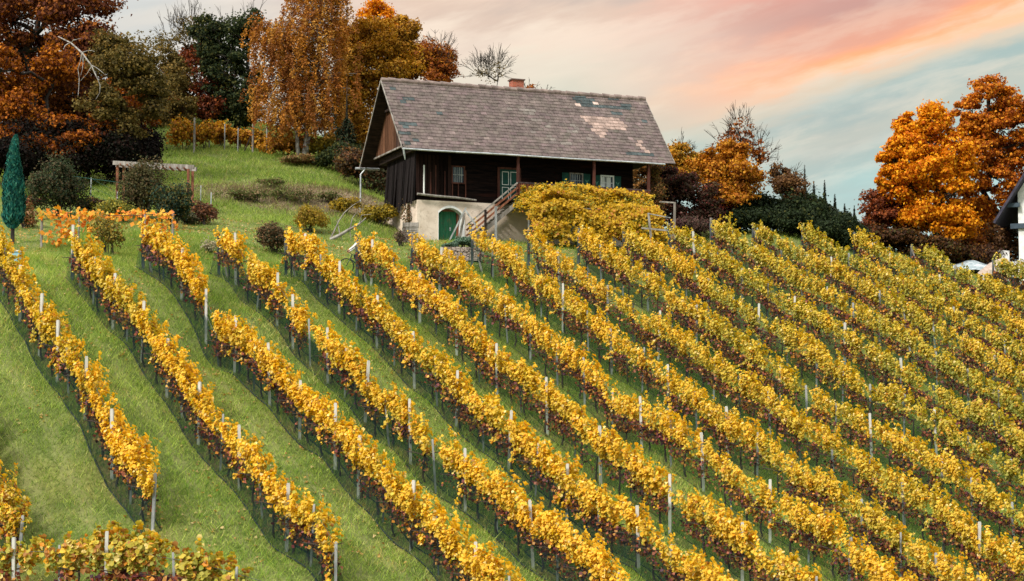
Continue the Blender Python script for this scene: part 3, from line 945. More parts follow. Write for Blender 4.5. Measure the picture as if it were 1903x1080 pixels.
def hbox(b, x0, x1, y0, y1, z0, z1, col=None):
    b.box(hl((x0 + x1) / 2, (y0 + y1) / 2, (z0 + z1) / 2), np.array([x1 - x0, y1 - y0, z1 - z0]) * HK, None, col)


def hpart(b, name, mat, parent=None, smooth=False):
    o = link_mesh(name, b.mesh(name, (0, 0, 0), smooth), mat, parent or house)
    return o


RL, RWD, RH = 16.82, 4.0, 4.518
SLOPE = math.hypot(RWD, RH)


def mat_plaster():
    m = bpy.data.materials.new('old_plaster'); m.use_nodes = True
    t = NT(m.node_tree)
    o = t.n('ShaderNodeOutputMaterial'); p = t.n('ShaderNodeBsdfPrincipled'); p.inputs['Roughness'].default_value = 0.9
    p.inputs['Specular IOR Level'].default_value = 0.1
    tc = t.n('ShaderNodeTexCoord')
    n = t.noise(tc.outputs['Object'], 0.9, 6, 0.65); n2 = t.noise(tc.outputs['Object'], 5, 6, 0.7)
    c = t.mix(t.smooth(n, 0.35, 0.65), (0.58, 0.47, 0.38, 1), (0.74, 0.62, 0.52, 1))
    c = t.mix(t.m('MULTIPLY', t.smooth(n2, 0.52, 0.7), 0.7), c, (0.42, 0.33, 0.25, 1))
    sep = t.n('ShaderNodeSeparateXYZ'); t.l(tc.outputs['Object'], sep.inputs[0])
    low = t.smooth(t.m('ADD', sep.outputs[2], t.m('MULTIPLY', n, 1.6)), -4.9, -3.9, 1, 0)
    c = t.mix(t.m('MULTIPLY', low, 0.5), c, (0.40, 0.34, 0.27, 1))
    t.l(c, p.inputs['Base Color'])
    b = t.n('ShaderNodeBump'); b.inputs['Strength'].default_value = 0.5; b.inputs['Distance'].default_value = 0.03
    t.l(n2, b.inputs['Height']); t.l(b.outputs[0], p.inputs['Normal']); t.l(p.outputs[0], o.inputs[0])
    return m


M_PLASTER = mat_plaster()
M_LOG = mat_noise('tarred_logs', (0.003, 0.002, 0.002), (0.013, 0.007, 0.006), 3, stretch=(0.25, 1, 3), bump=0.5, c3=(0.022, 0.008, 0.006), s3=1.2, spec=0.04)
M_BOARD = mat_noise('timber_boards', (0.1, 0.06, 0.04), (0.2, 0.13, 0.09), 5, spec=0.05, stretch=(3, 3, 0.3), attr=True)
M_TILE = mat_noise('roof_tiles', (0.2, 0.16, 0.14), (0.3, 0.24, 0.21), 2.2, attr=True, bump=0.4, c3=(0.22, 0.185, 0.16), s3=9, rough=0.75)
M_GREEN = mat_noise('green_door_paint', (0.018, 0.11, 0.052), (0.035, 0.17, 0.085), 3, stretch=(3, 3, 0.4), c3=(0.14, 0.10, 0.06), s3=5, bump=0.2)
M_GREEND = mat_noise('dark_green_paint', (0.008, 0.042, 0.034), (0.014, 0.065, 0.05), 3, bump=0.1)
M_GLASS = mat_noise('dark_window_glass', (0.012, 0.014, 0.02), (0.03, 0.034, 0.05), 2, rough=0.12, spec=0.5, bump=0)
M_CURTAIN = mat_noise('pale_curtain', (0.5, 0.5, 0.46), (0.74, 0.74, 0.70), 12, stretch=(4, 4, 0.3), bump=0)
M_BRICK = None

# plastered cellar: left part, strip over the door arch, right part
DX0, DX1, SPR, TOPZ = 2.52, 3.98, -3.42, -3.06
b = MB()
hbox(b, 1.28, DX0, 1.25, 1.95, -6.2, -2.72)
hbox(b, DX1, 14.6, 1.25, 1.95, -6.2, -2.72)
na = 12
arc = [(DX0 + (DX1 - DX0) * k / na, SPR + (TOPZ - SPR) * math.sin(math.pi * k / na) ** 0.8) for k in range(na + 1)]
for (xa, za), (xb, zb) in zip(arc[:-1], arc[1:]):
    vs = [hl(xa, 1.25, za), hl(xb, 1.25, zb), hl(xb, 1.25, -2.72), hl(xa, 1.25, -2.72), hl(xa, 1.95, za), hl(xb, 1.95, zb), hl(xb, 1.95, -2.72), hl(xa, 1.95, -2.72)]
    b.add(vs, [(0, 1, 2, 3), (5, 4, 7, 6), (4, 5, 1, 0), (3, 2, 6, 7)])
hbox(b, 1.28, 1.9, 1.95, 6.7, -6.2, -2.72)
hbox(b, 14.0, 14.6, 1.95, 6.7, -6.2, -2.72)
hbox(b, 1.9, 14.0, 6.1, 6.7, -6.2, -2.72)
cellar = hpart(b, 'cellar_wall', M_PLASTER)
# white reveal lining the opening (3 mm inside the wall) and its painted surround
b = MB()
for k, ((xa, za), (xb, zb)) in enumerate(zip(arc[:-1], arc[1:])):
    dz = 0.035
    b.add([hl(xa, 1.225, za - dz), hl(xb, 1.225, zb - dz), hl(xb, 1.9, zb - dz), hl(xa, 1.9, za - dz), hl(xa, 1.225, za + 0.10), hl(xb, 1.225, zb + 0.10)],
          [(0, 3, 2, 1), (0, 1, 5, 4)])
hbox(b, DX1 - 0.03, DX1 - 0.005, 1.225, 1.92, -5.4, SPR)
hbox(b, DX0 + 0.005, DX0 + 0.03, 1.225, 1.92, -5.4, SPR)
hbox(b, DX1 + 0.0, DX1 + 0.14, 1.222, 1.246, -5.4, SPR + 0.06)
hpart(b, 'door_reveal', M_WHITE, cellar)
b = MB()
nb = 5
for k in range(nb):
    x0 = DX0 + 0.05 + (DX1 - 0.17 - DX0 - 0.05) * k / nb
    hbox(b, x0, x0 + 0.245, 1.80 + 0.008 * (k % 2), 1.86, -5.3, -3.18)
cd_ = hpart(b, 'cellar_door', M_GREEN)
b = MB(); hbox(b, DX1 - 0.15, DX1 - 0.035, 1.74, 1.87, -5.3, -3.2); hbox(b, DX0 + 0.04, DX1 - 0.15, 1.76, 1.87, -3.24, -3.1)
hpart(b, 'door_frame', M_REDWOOD, cd_)
b = MB(); b.tube([hl(3.45, 1.78, -4.25), hl(3.45, 1.70, -4.25), hl(3.36, 1.70, -4.25)], 0.02, 6); b.box(hl(3.45, 1.795, -4.25), (0.09, 0.012, 0.22))
hpart(b, 'handle', M_ZINC, cd_)

# log walls
b = MB()
z = -2.715; k = 0
while z < 0.0:
    j = 0.02 * rng.random()
    hbox(b, 1.30 - 0.0, 14.75, 1.30 + j, 1.5, z, z + 0.235)
    hbox(b, 1.30 + j, 1.5, 1.5 if k % 2 else 1.52, 6.68, z + 0.004, z + 0.231)
    hbox(b, 14.55, 14.75 - j, 1.52, 6.68, z + 0.004, z + 0.231)
    hbox(b, 1.30, 14.75, 6.69, 6.9, z, z + 0.235)
    z += 0.242; k += 1
hpart(b, 'log_wall', M_LOG)
# flared board cladding at the left corner
b = MB()
for k in range(24):
    y = 1.35 + k * 0.225
    fl_ = 0.10 + 0.16 * rng.random()
    b.beam(hl(1.26 - 0.02, y, 0.05), hl(1.22 - fl_, y + 0.03 * rng.normal(), -2.95 - 0.25 * (k > 10) + 0.2 * rng.random()), 0.20, 0.03, up=(1, 0, 0),
           col=tuple(np.array((0.010, 0.008, 0.008)) * rng.uniform(0.4, 2.2)))
for k in range(9):
    x = 1.30 + k * 0.24
    b.beam(hl(x, 1.27, -0.1), hl(x, 1.27 - 0.03, -2.55 + 0.1 * rng.random()), 0.2, 0.025, up=(0, 1, 0), col=tuple(np.array((0.012, 0.006, 0.005)) * rng.uniform(0.4, 2.2)))
hpart(b, 'board_cladding', M_BOARD)
# attic floor and dark boxed eaves
b = MB()
hbox(b, 0.95, 15.75, 0.62, 7.4, 0.05, 0.42)
for x in np.arange(1.4, 15.6, 1.05):
    hbox(b, x, x + 0.14, 0.12, 0.62, -0.02, 0.14)
hpart(b, 'attic_floor', M_DARKWOOD)
# gable boards
def gable(xg, sgn, name):
    b = MB()
    y = 0.55
    while y < 7.45:
        wd = rng.uniform(0.13, 0.21)
        y1 = min(y + wd - 0.008, 7.46)
        zt = lambda yy: RH * (1 - abs(yy - RWD) / RWD) - 0.11
        zb = 0.50
        if min(zt(y), zt(y1)) > zb + 0.02:
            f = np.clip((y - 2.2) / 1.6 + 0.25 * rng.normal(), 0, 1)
            c = np.array((0.060, 0.052, 0.055)) * (1 - f) + np.array((0.20, 0.095, 0.055)) * f  # dark grey boards towards the front, brown towards the back
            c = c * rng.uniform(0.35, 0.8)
            o_ = 0.012 * rng.random()
            ys = [y, y1] if not (y < RWD < y1) else [y, RWD, y1]
            top = [(yy, zt(yy)) for yy in ys]
            pts = [hl(xg - o_, y, zb - 0.03 * rng.random()), hl(xg - o_, y1, zb - 0.03 * rng.random())] + [hl(xg - o_, yy, z_) for yy, z_ in top[::-1]]
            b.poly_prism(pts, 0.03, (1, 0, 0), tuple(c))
        y += wd
    o = hpart(b, name, M_BOARD)
    b = MB(); b.beam(hl(xg - 0.05, 0.4, 0.44), hl(xg - 0.05, 7.5, 0.44), 0.12, 0.10); hpart(b, 'gable_sill', M_OLDWOOD, o)
    b = MB(); b.beam(hl(xg - 0.10, 2.85, 2.90), hl(xg - 0.10, 5.15, 2.90), 0.16, 0.14); hpart(b, 'collar_beam', M_DARKWOOD, o)
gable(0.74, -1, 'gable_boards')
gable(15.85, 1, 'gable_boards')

# roof: deck, then single tiles in courses
roof_b = MB()
for s in (0, 1):
    def rp(x, u, up):              # u along slope from eave to ridge, up = lift above the deck
        n = np.array([0, -RH, RWD]) / SLOPE
        y = RWD * u / SLOPE; z_ = RH * u / SLOPE
        p = np.array([x, y, z_]) + n * up
        if s: p[1] = 2 * RWD - p[1]
        return p * HK
    vs = [rp(0.02, 0.02, -0.07), rp(RL - 0.02, 0.02, -0.07), rp(RL - 0.02, SLOPE, -0.07), rp(0.02, SLOPE, -0.07), rp(0.02, 0.02, -0.01), rp(RL - 0.02, 0.02, -0.01), rp(RL - 0.02, SLOPE, -0.01), rp(0.02, SLOPE, -0.01)]
    roof_b.add(vs, [(0, 1, 2, 3), (4, 7, 6, 5), (0, 4, 5, 1), (1, 5, 6, 2), (2, 6, 7, 3), (3, 7, 4, 0)])
roof = hpart(roof_b, 'roof', M_DARKWOOD)
NC, NW = 21, 46
ch_ = SLOPE / NC; tw = RL / NW
# replaced slates on the front slope: (course from eave, first tile, tiles)
SLATES = {(19.6, 32.6, 2), (18.6, 33.0, 4), (18.0, 33.2, 3), (17.3, 34.0, 9), (17.9, 40.5, 2), (15.0, 38.4, 2.5), (13.0, 44.6 - 1, 1.2), (2.2, 38.0, 5), (20.2, 38.6, 2.4), (17.6, 1.0, 1.2), (15.3, 2.4, 1.8), (14.2, 1.5, 1.6),
          (11.2, 7.5, 1.4), (7.3, 1.5, 1.7), (6.5, 0.9, 1.4), (3.7, 0.5, 1.2), (2.3, 1.8, 1.5), (0.7, 0.0, 1.5), (1.4, 0.4, 1.0)}


def is_slate(c, k):
    return any(abs(c - a) < 0.55 and k0 - 0.5 <= k < k0 + n - 0.5 for a, k0, n in SLATES)


for s in (0, 1):
    b = MB()
    n = np.array([0, -RH, RWD]) / SLOPE
    for c in range(NC):
        off = (c % 2) * 0.5 + 0.06 * rng.normal()
        for k in range(-1, NW):
            x0 = (k + off) * tw; x1 = x0 + tw - 0.012
            x0 = max(x0, -0.03); x1 = min(x1, RL + 0.03)
            if x1 - x0 < 0.05: continue
            u0 = c * ch_ - 0.02 + 0.012 * rng.normal(); u1 = u0 + ch_ * 1.12
            if c == NC - 1: u1 = SLOPE
            lo = 0.028 + 0.008 * rng.random(); hi = 0.008
            vs = []
            for (x, u, up) in ((x0, u0, lo), (x1, u0, lo + 0.006 * rng.normal()), (x1, u1, hi), (x0, u1, hi), (x0, u0, lo - 0.022), (x1, u0, lo - 0.022)):
                y = RWD * u / SLOPE; z_ = RH * u / SLOPE
                p = np.array([x, y, z_]) + n * up
                if s: p[1] = 2 * RWD - p[1]
                vs.append(p * HK)
            xc = (k + off + 0.5) * tw
            base = np.array((0.138, 0.104, 0.095)) * (0.85 + 0.30 * fbm(xc * 0.4, c * 0.5, 61, 3)) * rng.uniform(0.94, 1.06)
            base = base * (1 - 0.10 * fbm(xc * 0.15, 3.3, 62, 2)) + np.array((0.004, 0.0, 0.003)) * rng.normal()
            if s == 0:
                # lichen pale middle, newer pinkish patch on the right
                if abs(xc - 9.6 + 0.16 * (c - 10)) < 1.7 and 3 < c < 15 and rng.random() < 0.30: base = base * 0.75 + np.array((0.11, 0.105, 0.09)) * rng.random()
                if 13.4 < xc + 0.11 * c < 15.9 and 3 <= c <= 13 and fbm(xc * 1.1, c * 0.35, 71, 2) > 0.50: base = np.array((0.36, 0.255, 0.215)) * rng.uniform(0.75, 1.1)
                if 13.9 < xc + 0.11 * c < 15.7 and 17 <= c <= 18 and rng.random() < 0.7: base = np.array((0.46, 0.34, 0.29)) * rng.uniform(0.85, 1.1)
                if is_slate(c, xc / tw - 0.5): base = np.array((0.052, 0.066, 0.067)) * rng.uniform(0.8, 1.25)
                if rng.random() < 0.012: base = base * 1.5
            fs = [(0, 1, 2, 3), (4, 5, 1, 0)]
            if s: fs = [f[::-1] for f in fs]
            b.add(vs, fs, tuple(np.clip(base, 0.01, 0.9)))
    hpart(b, 'tiles', M_TILE, roof)
b = MB()
for k in range(42):
    x0 = k * RL / 42
    b.tube([hl(x0 - 0.02, RWD, RH + 0.0 + 0.03 * (k % 2)), hl(x0 + RL / 42 + 0.03, RWD, RH - 0.01 + 0.03 * (k % 2) + 0.01 * rng.normal())], [0.17, 0.155], 10, tuple(np.array((0.235, 0.175, 0.155)) * rng.uniform(0.75, 1.15)))
hpart(b, 'ridge_cap', M_TILE, roof)
# verge boards
for x in (-0.05, RL + 0.05):
    b = MB()
    for s in (-1, 1):
        b.beam(hl(x, RWD + s * (RWD + 0.0), 0.0 - 0.02), hl(x, RWD, RH - 0.02), 0.035, 0.10, up=(0, 0, 1))
    hpart(b, 'verge_board', M_OLDWOOD, roof)


def mat_brick():
    m = bpy.data.materials.new('chimney_brick'); m.use_nodes = True
    t = NT(m.node_tree)
    o = t.n('ShaderNodeOutputMaterial'); p = t.n('ShaderNodeBsdfPrincipled'); p.inputs['Roughness'].default_value = 0.85
    tc = t.n('ShaderNodeTexCoord')
    sp_ = t.n('ShaderNodeSeparateXYZ'); t.l(tc.outputs['Object'], sp_.inputs[0])
    cb = t.n('ShaderNodeCombineXYZ'); t.l(t.m('ADD', sp_.outputs[0], sp_.outputs[1]), cb.inputs[0]); t.l(sp_.outputs[2], cb.inputs[1])
    br = t.n('ShaderNodeTexBrick')
    t.l(cb.outputs[0], br.inputs['Vector'])
    br.inputs['Color1'].default_value = (0.46, 0.085, 0.035, 1); br.inputs['Color2'].default_value = (0.28, 0.05, 0.025, 1); br.inputs['Mortar'].default_value = (0.30, 0.17, 0.12, 1)
    br.inputs['Scale'].default_value = 1.0; br.inputs['Brick Width'].default_value = 0.24; br.inputs['Row Height'].default_value = 0.085; br.inputs['Mortar Size'].default_value = 0.012
    n = t.noise(tc.outputs['Object'], 9, 5, 0.6)
    c = t.mix(t.smooth(n, 0.5, 0.7), br.outputs['Color'], (0.16, 0.08, 0.06, 1))
    t.l(c, p.inputs['Base Color']); t.l(p.outputs[0], o.inputs[0])
    return m


b = MB(); hbox(b, 8.22, 8.94, 4.15, 4.75, 3.6, 5.16)
chim = hpart(b, 'chimney', mat_brick(), roof)
b = MB(); hbox(b, 8.15, 9.01, 4.08, 4.82, 5.163, 5.23)
hpart(b, 'chimney_cap', M_OLDWOOD if False else mat_noise('cap_slab', (0.10, 0.06, 0.05), (0.18, 0.11, 0.09), 5), chim)

# gutters and pipes
b = MB()
pts = [hl(x, -0.05, -0.07 - 0.03 * math.sin(x * 0.8) * 0.3) for x in np.linspace(-0.05, 16.2, 40)]
b.tube(pts, 0.055, 8)
hpart(b, 'gutter', M_ZINC)
b = MB(); b.tube([hl(0.02, -0.05, -0.1), hl(0.07, 0.0, -0.35), hl(0.13, 0.05, -0.55), hl(0.16, 0.1, -0.66)], [0.05, 0.06, 0.04, 0.03], 8)
hpart(b, 'downpipe', M_ZINC)
b = MB(); b.tube([hl(1.63, 1.12, -0.75), hl(1.63, 1.12, -2.45)], 0.05, 8)
hpart(b, 'downpipe', M_WHITE)
b = MB(); b.tube([hl(-0.3, 8.08, -0.1), hl(1.2, 8.08, -0.08)], 0.075, 8)
hpart(b, 'gutter', M_ZINC)
b = MB(); b.tube([hl(0.55, 7.9, 0.35), hl(0.3, 8.0, -0.1), hl(0.02, 8.05, -0.45), hl(0.02, 8.05, -3.5)], 0.05, 8)
hpart(b, 'downpipe', M_ZINC)
# pole lying on brackets above the cellar door
b = MB(); b.tube([hl(1.2, 1.02, -2.42), hl(2.4, 1.0, -2.50), hl(3.6, 1.02, -2.53), hl(4.75, 1.02, -2.62)], [0.07, 0.075, 0.07, 0.055], 8)
hpart(b, 'bracket_pole', M_OLDWOOD)

# windows
def window(x0, x1, z0, z1, shutters, frame_mat, pale):
    b = MB(); f = 0.075
    hbox(b, x0 - f, x0, 1.20, 1.285, z0 - f, z1 + f); hbox(b, x1, x1 + f, 1.20, 1.285, z0 - f, z1 + f)
    hbox(b, x0, x1, 1.20, 1.285, z1, z1 + f); hbox(b, x0, x1, 1.195, 1.285, z0 - f, z0)
    w = hpart(b, 'window', frame_mat)
    b = MB(); hbox(b, x0, x1, 1.265, 1.282, z0, z1); hpart(b, 'pane', M_GLASS, w)
    if pale:
        b = MB()
        for a_, c_ in ((x0 + 0.02, x0 + 0.30 * (x1 - x0)), (x1 - 0.52 * (x1 - x0), x1 - 0.17 * (x1 - x0))):
            hbox(b, a_, c_, 1.258, 1.263, z0 + 0.02, z1 - 0.03)
        hpart(b, 'curtain', M_CURTAIN, w)
    b = MB()
    for k in range(1, 5):
        xx = x0 + (x1 - x0) * k / 5
        hbox(b, xx - 0.014, xx + 0.014, 1.235, 1.255, z0, z1)
    hbox(b, x0, x1, 1.232, 1.234, (z0 + z1) / 2 - 0.018, (z0 + z1) / 2 + 0.018)
    hpart(b, 'window_bars', M_POSTG if not pale else M_WHITE, w)
    if shutters:
        for xs_, xe in ((x0 - 0.53, x0 - 0.10), (x1 + 0.10, x1 + 0.53)):
            b = MB(); hbox(b, xs_, xe, 1.22, 1.262, z0 - 0.06, z1 + 0.06)
            sh = hpart(b, 'shutter', M_GREEND, w)
            b = MB(); cx, cz = (xs_ + xe) / 2, (z0 + z1) / 2
            for sg in (-1, 1):
                b.add([hl(cx, 1.217, cz - 0.20), hl(cx + sg * 0.05, 1.217, cz - 0.02), hl(cx + sg * 0.12, 1.217, cz + 0.10), hl(cx + sg * 0.03, 1.217, cz + 0.02)], [(0, 1, 2, 3)])
            hpart(b, 'painted_leaf_motif', M_SHUTMOTIF, sh)
    return w


M_SHUTMOTIF = mat_noise('pale_green_motif', (0.10, 0.30, 0.22), (0.2, 0.42, 0.32), 8, bump=0)
M_DKRED = mat_noise('dark_red_wood', (0.05, 0.016, 0.012), (0.11, 0.038, 0.025), 5, stretch=(1, 1, 0.2))
window(3.40, 4.06, -1.62, -0.74, False, M_DKRED, False)
window(10.70, 11.42, -1.52, -0.76, True, M_OLDWOOD, False)
window(12.68, 13.40, -1.55, -0.80, True, M_WHITE, True)
# vertical battens under the left window
b = MB()
for x, z0 in ((3.36, -1.7), (3.72, -1.7), (4.16, -0.9), (2.35, -0.7), (2.9, -1.0), (2.05, -1.1)):
    hbox(b, x, x + 0.05, 1.225, 1.27, -2.55, z0)
hpart(b, 'wall_batten', M_DKRED)
# upper door
b = MB(); hbox(b, 6.28, 7.42, 1.22, 1.275, -2.58, -0.72)
ud = hpart(b, 'front_door', M_GREEND)
b = MB()
for xa in (6.40, 6.92):
    for za, zb in ((-1.62, -0.84), (-2.5, -1.74)):
        w_ = 0.42
        for q in ((xa, xa + 0.035, za, zb), (xa + w_ - 0.035, xa + w_, za, zb), (xa + 0.035, xa + w_ - 0.035, zb - 0.035, zb), (xa + 0.035, xa + w_ - 0.035, za, za + 0.035)):
            hbox(b, q[0], q[1], 1.208, 1.218, q[2], q[3])
hpart(b, 'panel_moulding', M_CURTAIN, ud)
b = MB(); hbox(b, 6.13, 6.27, 1.18, 1.28, -2.58, -0.6); hbox(b, 7.43, 7.57, 1.18, 1.28, -2.58, -0.6); hbox(b, 6.27, 7.43, 1.18, 1.28, -0.71, -0.6)
hpart(b, 'door_frame', M_DKRED, ud)

# balcony
BAL = empty('balcony', (0, 0, 0), None, None); BAL.parent = house
for kk in ('label', 'category'):
    if kk in BAL: del BAL[kk]
b = MB(); hbox(b, 5.9, 15.3, 0.12, 1.22, -2.68, -2.60); hbox(b, 14.78, 15.3, 1.22, 4.2, -2.68, -2.60)
for x in np.arange(6.2, 15.2, 1.1): hbox(b, x, x + 0.13, 0.05, 1.22, -2.82, -2.683)
hpart(b, 'deck', M_DARKWOOD, BAL)
b = MB()
b.beam(hl(6.95, 0.13, -1.60), hl(15.32, 0.13, -1.66), 0.12, 0.09); b.beam(hl(15.32, 0.19, -1.66), hl(15.32, 4.2, -1.70), 0.12, 0.09)
b.beam(hl(6.95, 0.15, -2.38), hl(15.30, 0.15, -2.40), 0.07, 0.07)
hpart(b, 'handrail', M_LOG if False else mat_noise('handrail_wood', (0.03, 0.02, 0.02), (0.09, 0.055, 0.05), 5), BAL)
b = MB()
for k in range(62):
    x = 7.02 + k * 0.134
    b.beam(hl(x, 0.09, -1.66), hl(x, 0.09, -2.52), 0.105 * rng.uniform(0.85, 1.05), 0.022, up=(0, 1, 0), col=tuple(np.array((0.22, 0.075, 0.04)) * rng.uniform(0.45, 1.25)))
for k in range(26):
    y = 0.25 + k * 0.15
    b.beam(hl(15.36, y, -1.7), hl(15.36, y, -2.56), 0.105, 0.022, up=(1, 0, 0), col=tuple(np.array((0.20, 0.07, 0.04)) * rng.uniform(0.45, 1.2)))
hpart(b, 'balustrade', M_BOARD, BAL)
for x in (7.0, 11.75, 15.26):
    b = MB(); hbox(b, x - 0.07, x + 0.07, 0.17, 0.31, -2.6, 0.02); hpart(b, 'balcony_post', M_DKRED, BAL)

# outside stairs rising to the right
ST = empty('staircase', (0, 0, 0), None, None); ST.parent = house
for kk in ('label', 'category'):
    if kk in ST: del ST[kk]
sx0, sz0, sx1, sz1 = 3.95, -5.1, 6.95, -2.62
for y in (0.12, 1.0):
    b = MB(); b.beam(hl(sx0, y, sz0 - 0.12), hl(sx1, y, sz1 - 0.12), 0.06, 0.24); hpart(b, 'stringer', M_OLDWOOD, ST)
for k in range(13):
    t_ = (k + 0.6) / 13.5
    b = MB(); xx = sx0 + (sx1 - sx0) * t_; zz_ = sz0 + (sz1 - sz0) * t_
    hbox(b, xx - 0.12, xx + 0.12, 0.16, 0.96, zz_ - 0.02, zz_ + 0.025); hpart(b, 'tread', M_OLDWOOD, ST)
for dz, mt in ((1.0, M_OLDWOOD), (0.72, M_REDWOOD), (0.40, M_REDWOOD)):
    b = MB(); b.beam(hl(sx0 - 0.15, 0.06, sz0 + dz - 0.1), hl(sx1 - 0.05, 0.06, sz1 + dz), 0.05, 0.085 if dz > 0.9 else 0.11); hpart(b, 'handrail', mt, ST)
for x, zt, zb, mt in ((4.92, -3.28, -5.5, M_DARKWOOD), (5.55, -3.05, -5.5, M_POSTG), (4.02, -4.1, -5.5, M_OLDWOOD)):
    b = MB(); hbox(b, x - 0.06, x + 0.06, -0.05, 0.03, zb, zt); hpart(b, 'newel_post', mt, ST)

# ------------------------------------------------------------------ helpers for plants
def shell_leaves(name, cs, rs, n, pal, wts, size, mat, parent, bump=0.35, up=0.35, jitter=0.55, fill=0.35, seed=0, zmin=None, flat=0.9):
    """Leaves on lumpy ellipsoids: cs centres (k,3), rs radii (k,3), n leaves per ellipsoid."""
    P = []; Nn = []; S = []; C = []
    wts = np.asarray(wts, float)
    for k, (c, r) in enumerate(zip(np.asarray(cs, float), np.asarray(rs, float))):
        m = int(n[k] if hasattr(n, '__len__') else n)
        d = unit(rng.normal(size=(m, 3)))
        lump = fbm(d[:, 0] * 2.2 + 10 + k * 3.7 + seed, d[:, 1] * 2.2 + d[:, 2] * 2.9 + 20, 80 + seed, 3)
        keep = rng.random(m) < np.clip((lump - 0.22) * 3.4, 0.06, 1)
        rad = (1 - fill * rng.random(m) ** 1.6) * (1 - bump + 2 * bump * lump) * np.where(rng.random(m) < 0.22, rng.uniform(1.0, 1.65, m), 1.0)
        p = c + d * r * rad[:, None]
        p, d, lump = p[keep], d[keep], lump[keep]
        P.append(p); Nn.append(d / r + 0 * d)
        g = fbm(p[:, 0] * 0.45 + seed * 3.1, p[:, 2] * 0.6 + p[:, 1] * 0.3, 90 + seed, 3)
        w = np.repeat(wts[None], len(p), 0) * (0.25 + np.stack([np.clip(1 - 2.6 * abs(g - q), 0, 1) for q in np.linspace(0.28, 0.72, len(pal))], 1) * 1.5)
        C.append(pick(np.asarray(pal, float), w) * rng.uniform(0.72, 1.2, (len(p), 1)))
        S.append(rng.uniform(0.65, 1.3, len(p)) * size)
    P = np.concatenate(P); Nn = unit(np.concatenate(Nn)) + np.array([0, 0, up]) + rng.normal(0, jitter, P.shape)
    S = np.concatenate(S); C = np.concatenate(C)
    if zmin is not None:
        k = P[:, 2] > zmin + 0 * P[:, 2]
        P, Nn, S, C = P[k], Nn[k], S[k], C[k]
    off = np.array(parent.location)
    return link_mesh(name, leaf_mesh(name, P - off, Nn, S, C, aspect=flat), mat, parent)


def limb(b, p, q, r0, r1, sag=0.12, n=7, k=6):
    p = np.asarray(p, float); q = np.asarray(q, float)
    t = np.linspace(0, 1, n)[:, None]
    L = np.linalg.norm(q - p)
    pts = p + (q - p) * t + np.sin(t * math.pi) * np.array([rng.normal() * 0.4, rng.normal() * 0.4, rng.uniform(0.2, 1)]) * sag * L + rng.normal(0, 0.02 * L, (n, 3)) * np.sin(t * math.pi)
    b.tube(pts, np.linspace(r0, r1, n), k)
    return pts


LEAFY = 0.22


def tree(name, label, base, blobs, pal, wts, n, leaf, cat='tree', group=None, trunk_r=0.22, bark=None, clump=True, clumps=16, mat=None, trunk_top=None, lean=0.0, twigs=0, twig_len=1.4, sub=0.42, fill=0.6):
    global rng
    rng = np.random.default_rng(sum(ord(ch) * (k + 1) for k, ch in enumerate(label)))
    clumps = int(clumps * 1.6); n = int(n * 1.5); leaf = leaf * 0.82
    """blobs: list of (px, py, Y, rx_px, ry_px[, depth factor]) read off the photo; each becomes a lumpy mass of leaf clumps."""
    root = empty(name, base, label, cat, group)
    base = np.asarray(base, float)
    cs = []; rs = []
    for q in blobs:
        px, py, Y, rx, ry = q[:5]; df = q[5] if len(q) > 5 else 1.0
        c = at(px, py, Y); cs.append(c); rs.append(np.array([rx, max(rx, 0.7 * ry) * df, ry]) * Y / F_PX)
    cs = np.array(cs); rs = np.array(rs)
    b = MB()
    topc = cs[np.argmax(cs[:, 2])]
    tt = topc.copy() if trunk_top is None else np.asarray(trunk_top, float)
    tr = limb(b, base - np.array([0, 0, 0.3]), tt, trunk_r, trunk_r * 0.18, 0.02, 12, 9)
    cc = []; cr = []
    for c, r in zip(cs, rs):
        for _ in range(clumps):
            d = unit(rng.normal(size=3)); rr = rng.uniform(0.45, 0.95)
            p = c + d * r * rr
            cc.append(p); cr.append(np.mean(r) * sub * rng.uniform(0.40, 1.30) * np.array([1.1, 1.1, 0.6]))
        j = int(np.clip(np.searchsorted(tr[:, 2], c[2] - r[2] * 0.5), 2, 10))
        hub = c + rng.normal(0, 0.15, 3) * r
        limb(b, tr[j], hub, trunk_r * 0.42, trunk_r * 0.2, 0.1)
        for p in cc[-clumps:]:
            if rng.random() < 0.6:
                limb(b, hub, p, trunk_r * 0.16, trunk_r * 0.04, 0.1, 5, 5)
    for _ in range(twigs):
        c_i = rng.integers(len(cs)); d = unit(rng.normal(size=3) + np.array([0, 0, 0.8]))
        p = cs[c_i] + d * rs[c_i] * 0.7
        q = p + unit(d + np.array([0, 0, 0.7])) * twig_len * rng.uniform(0.5, 1.2)
        pts = limb(b, p, q, trunk_r * 0.09, 0.012, 0.05, 5, 4)
        for _k in range(3):
            limb(b, pts[rng.integers(1, 4)], q + rng.normal(0, 0.35, 3) * twig_len * 0.5, 0.016, 0.008, 0.05, 4, 3)
    tb = b.build('trunk', bark or M_BARK, root, smooth=True)
    if n:
        m = int(n / len(cc))
        shell_leaves('crown', cc, cr, m, pal, wts, leaf, mat or M_TREE, root, bump=0.38, fill=fill, seed=int(abs(base[0] * 13 + base[1] * 7)) % 97)
    return root


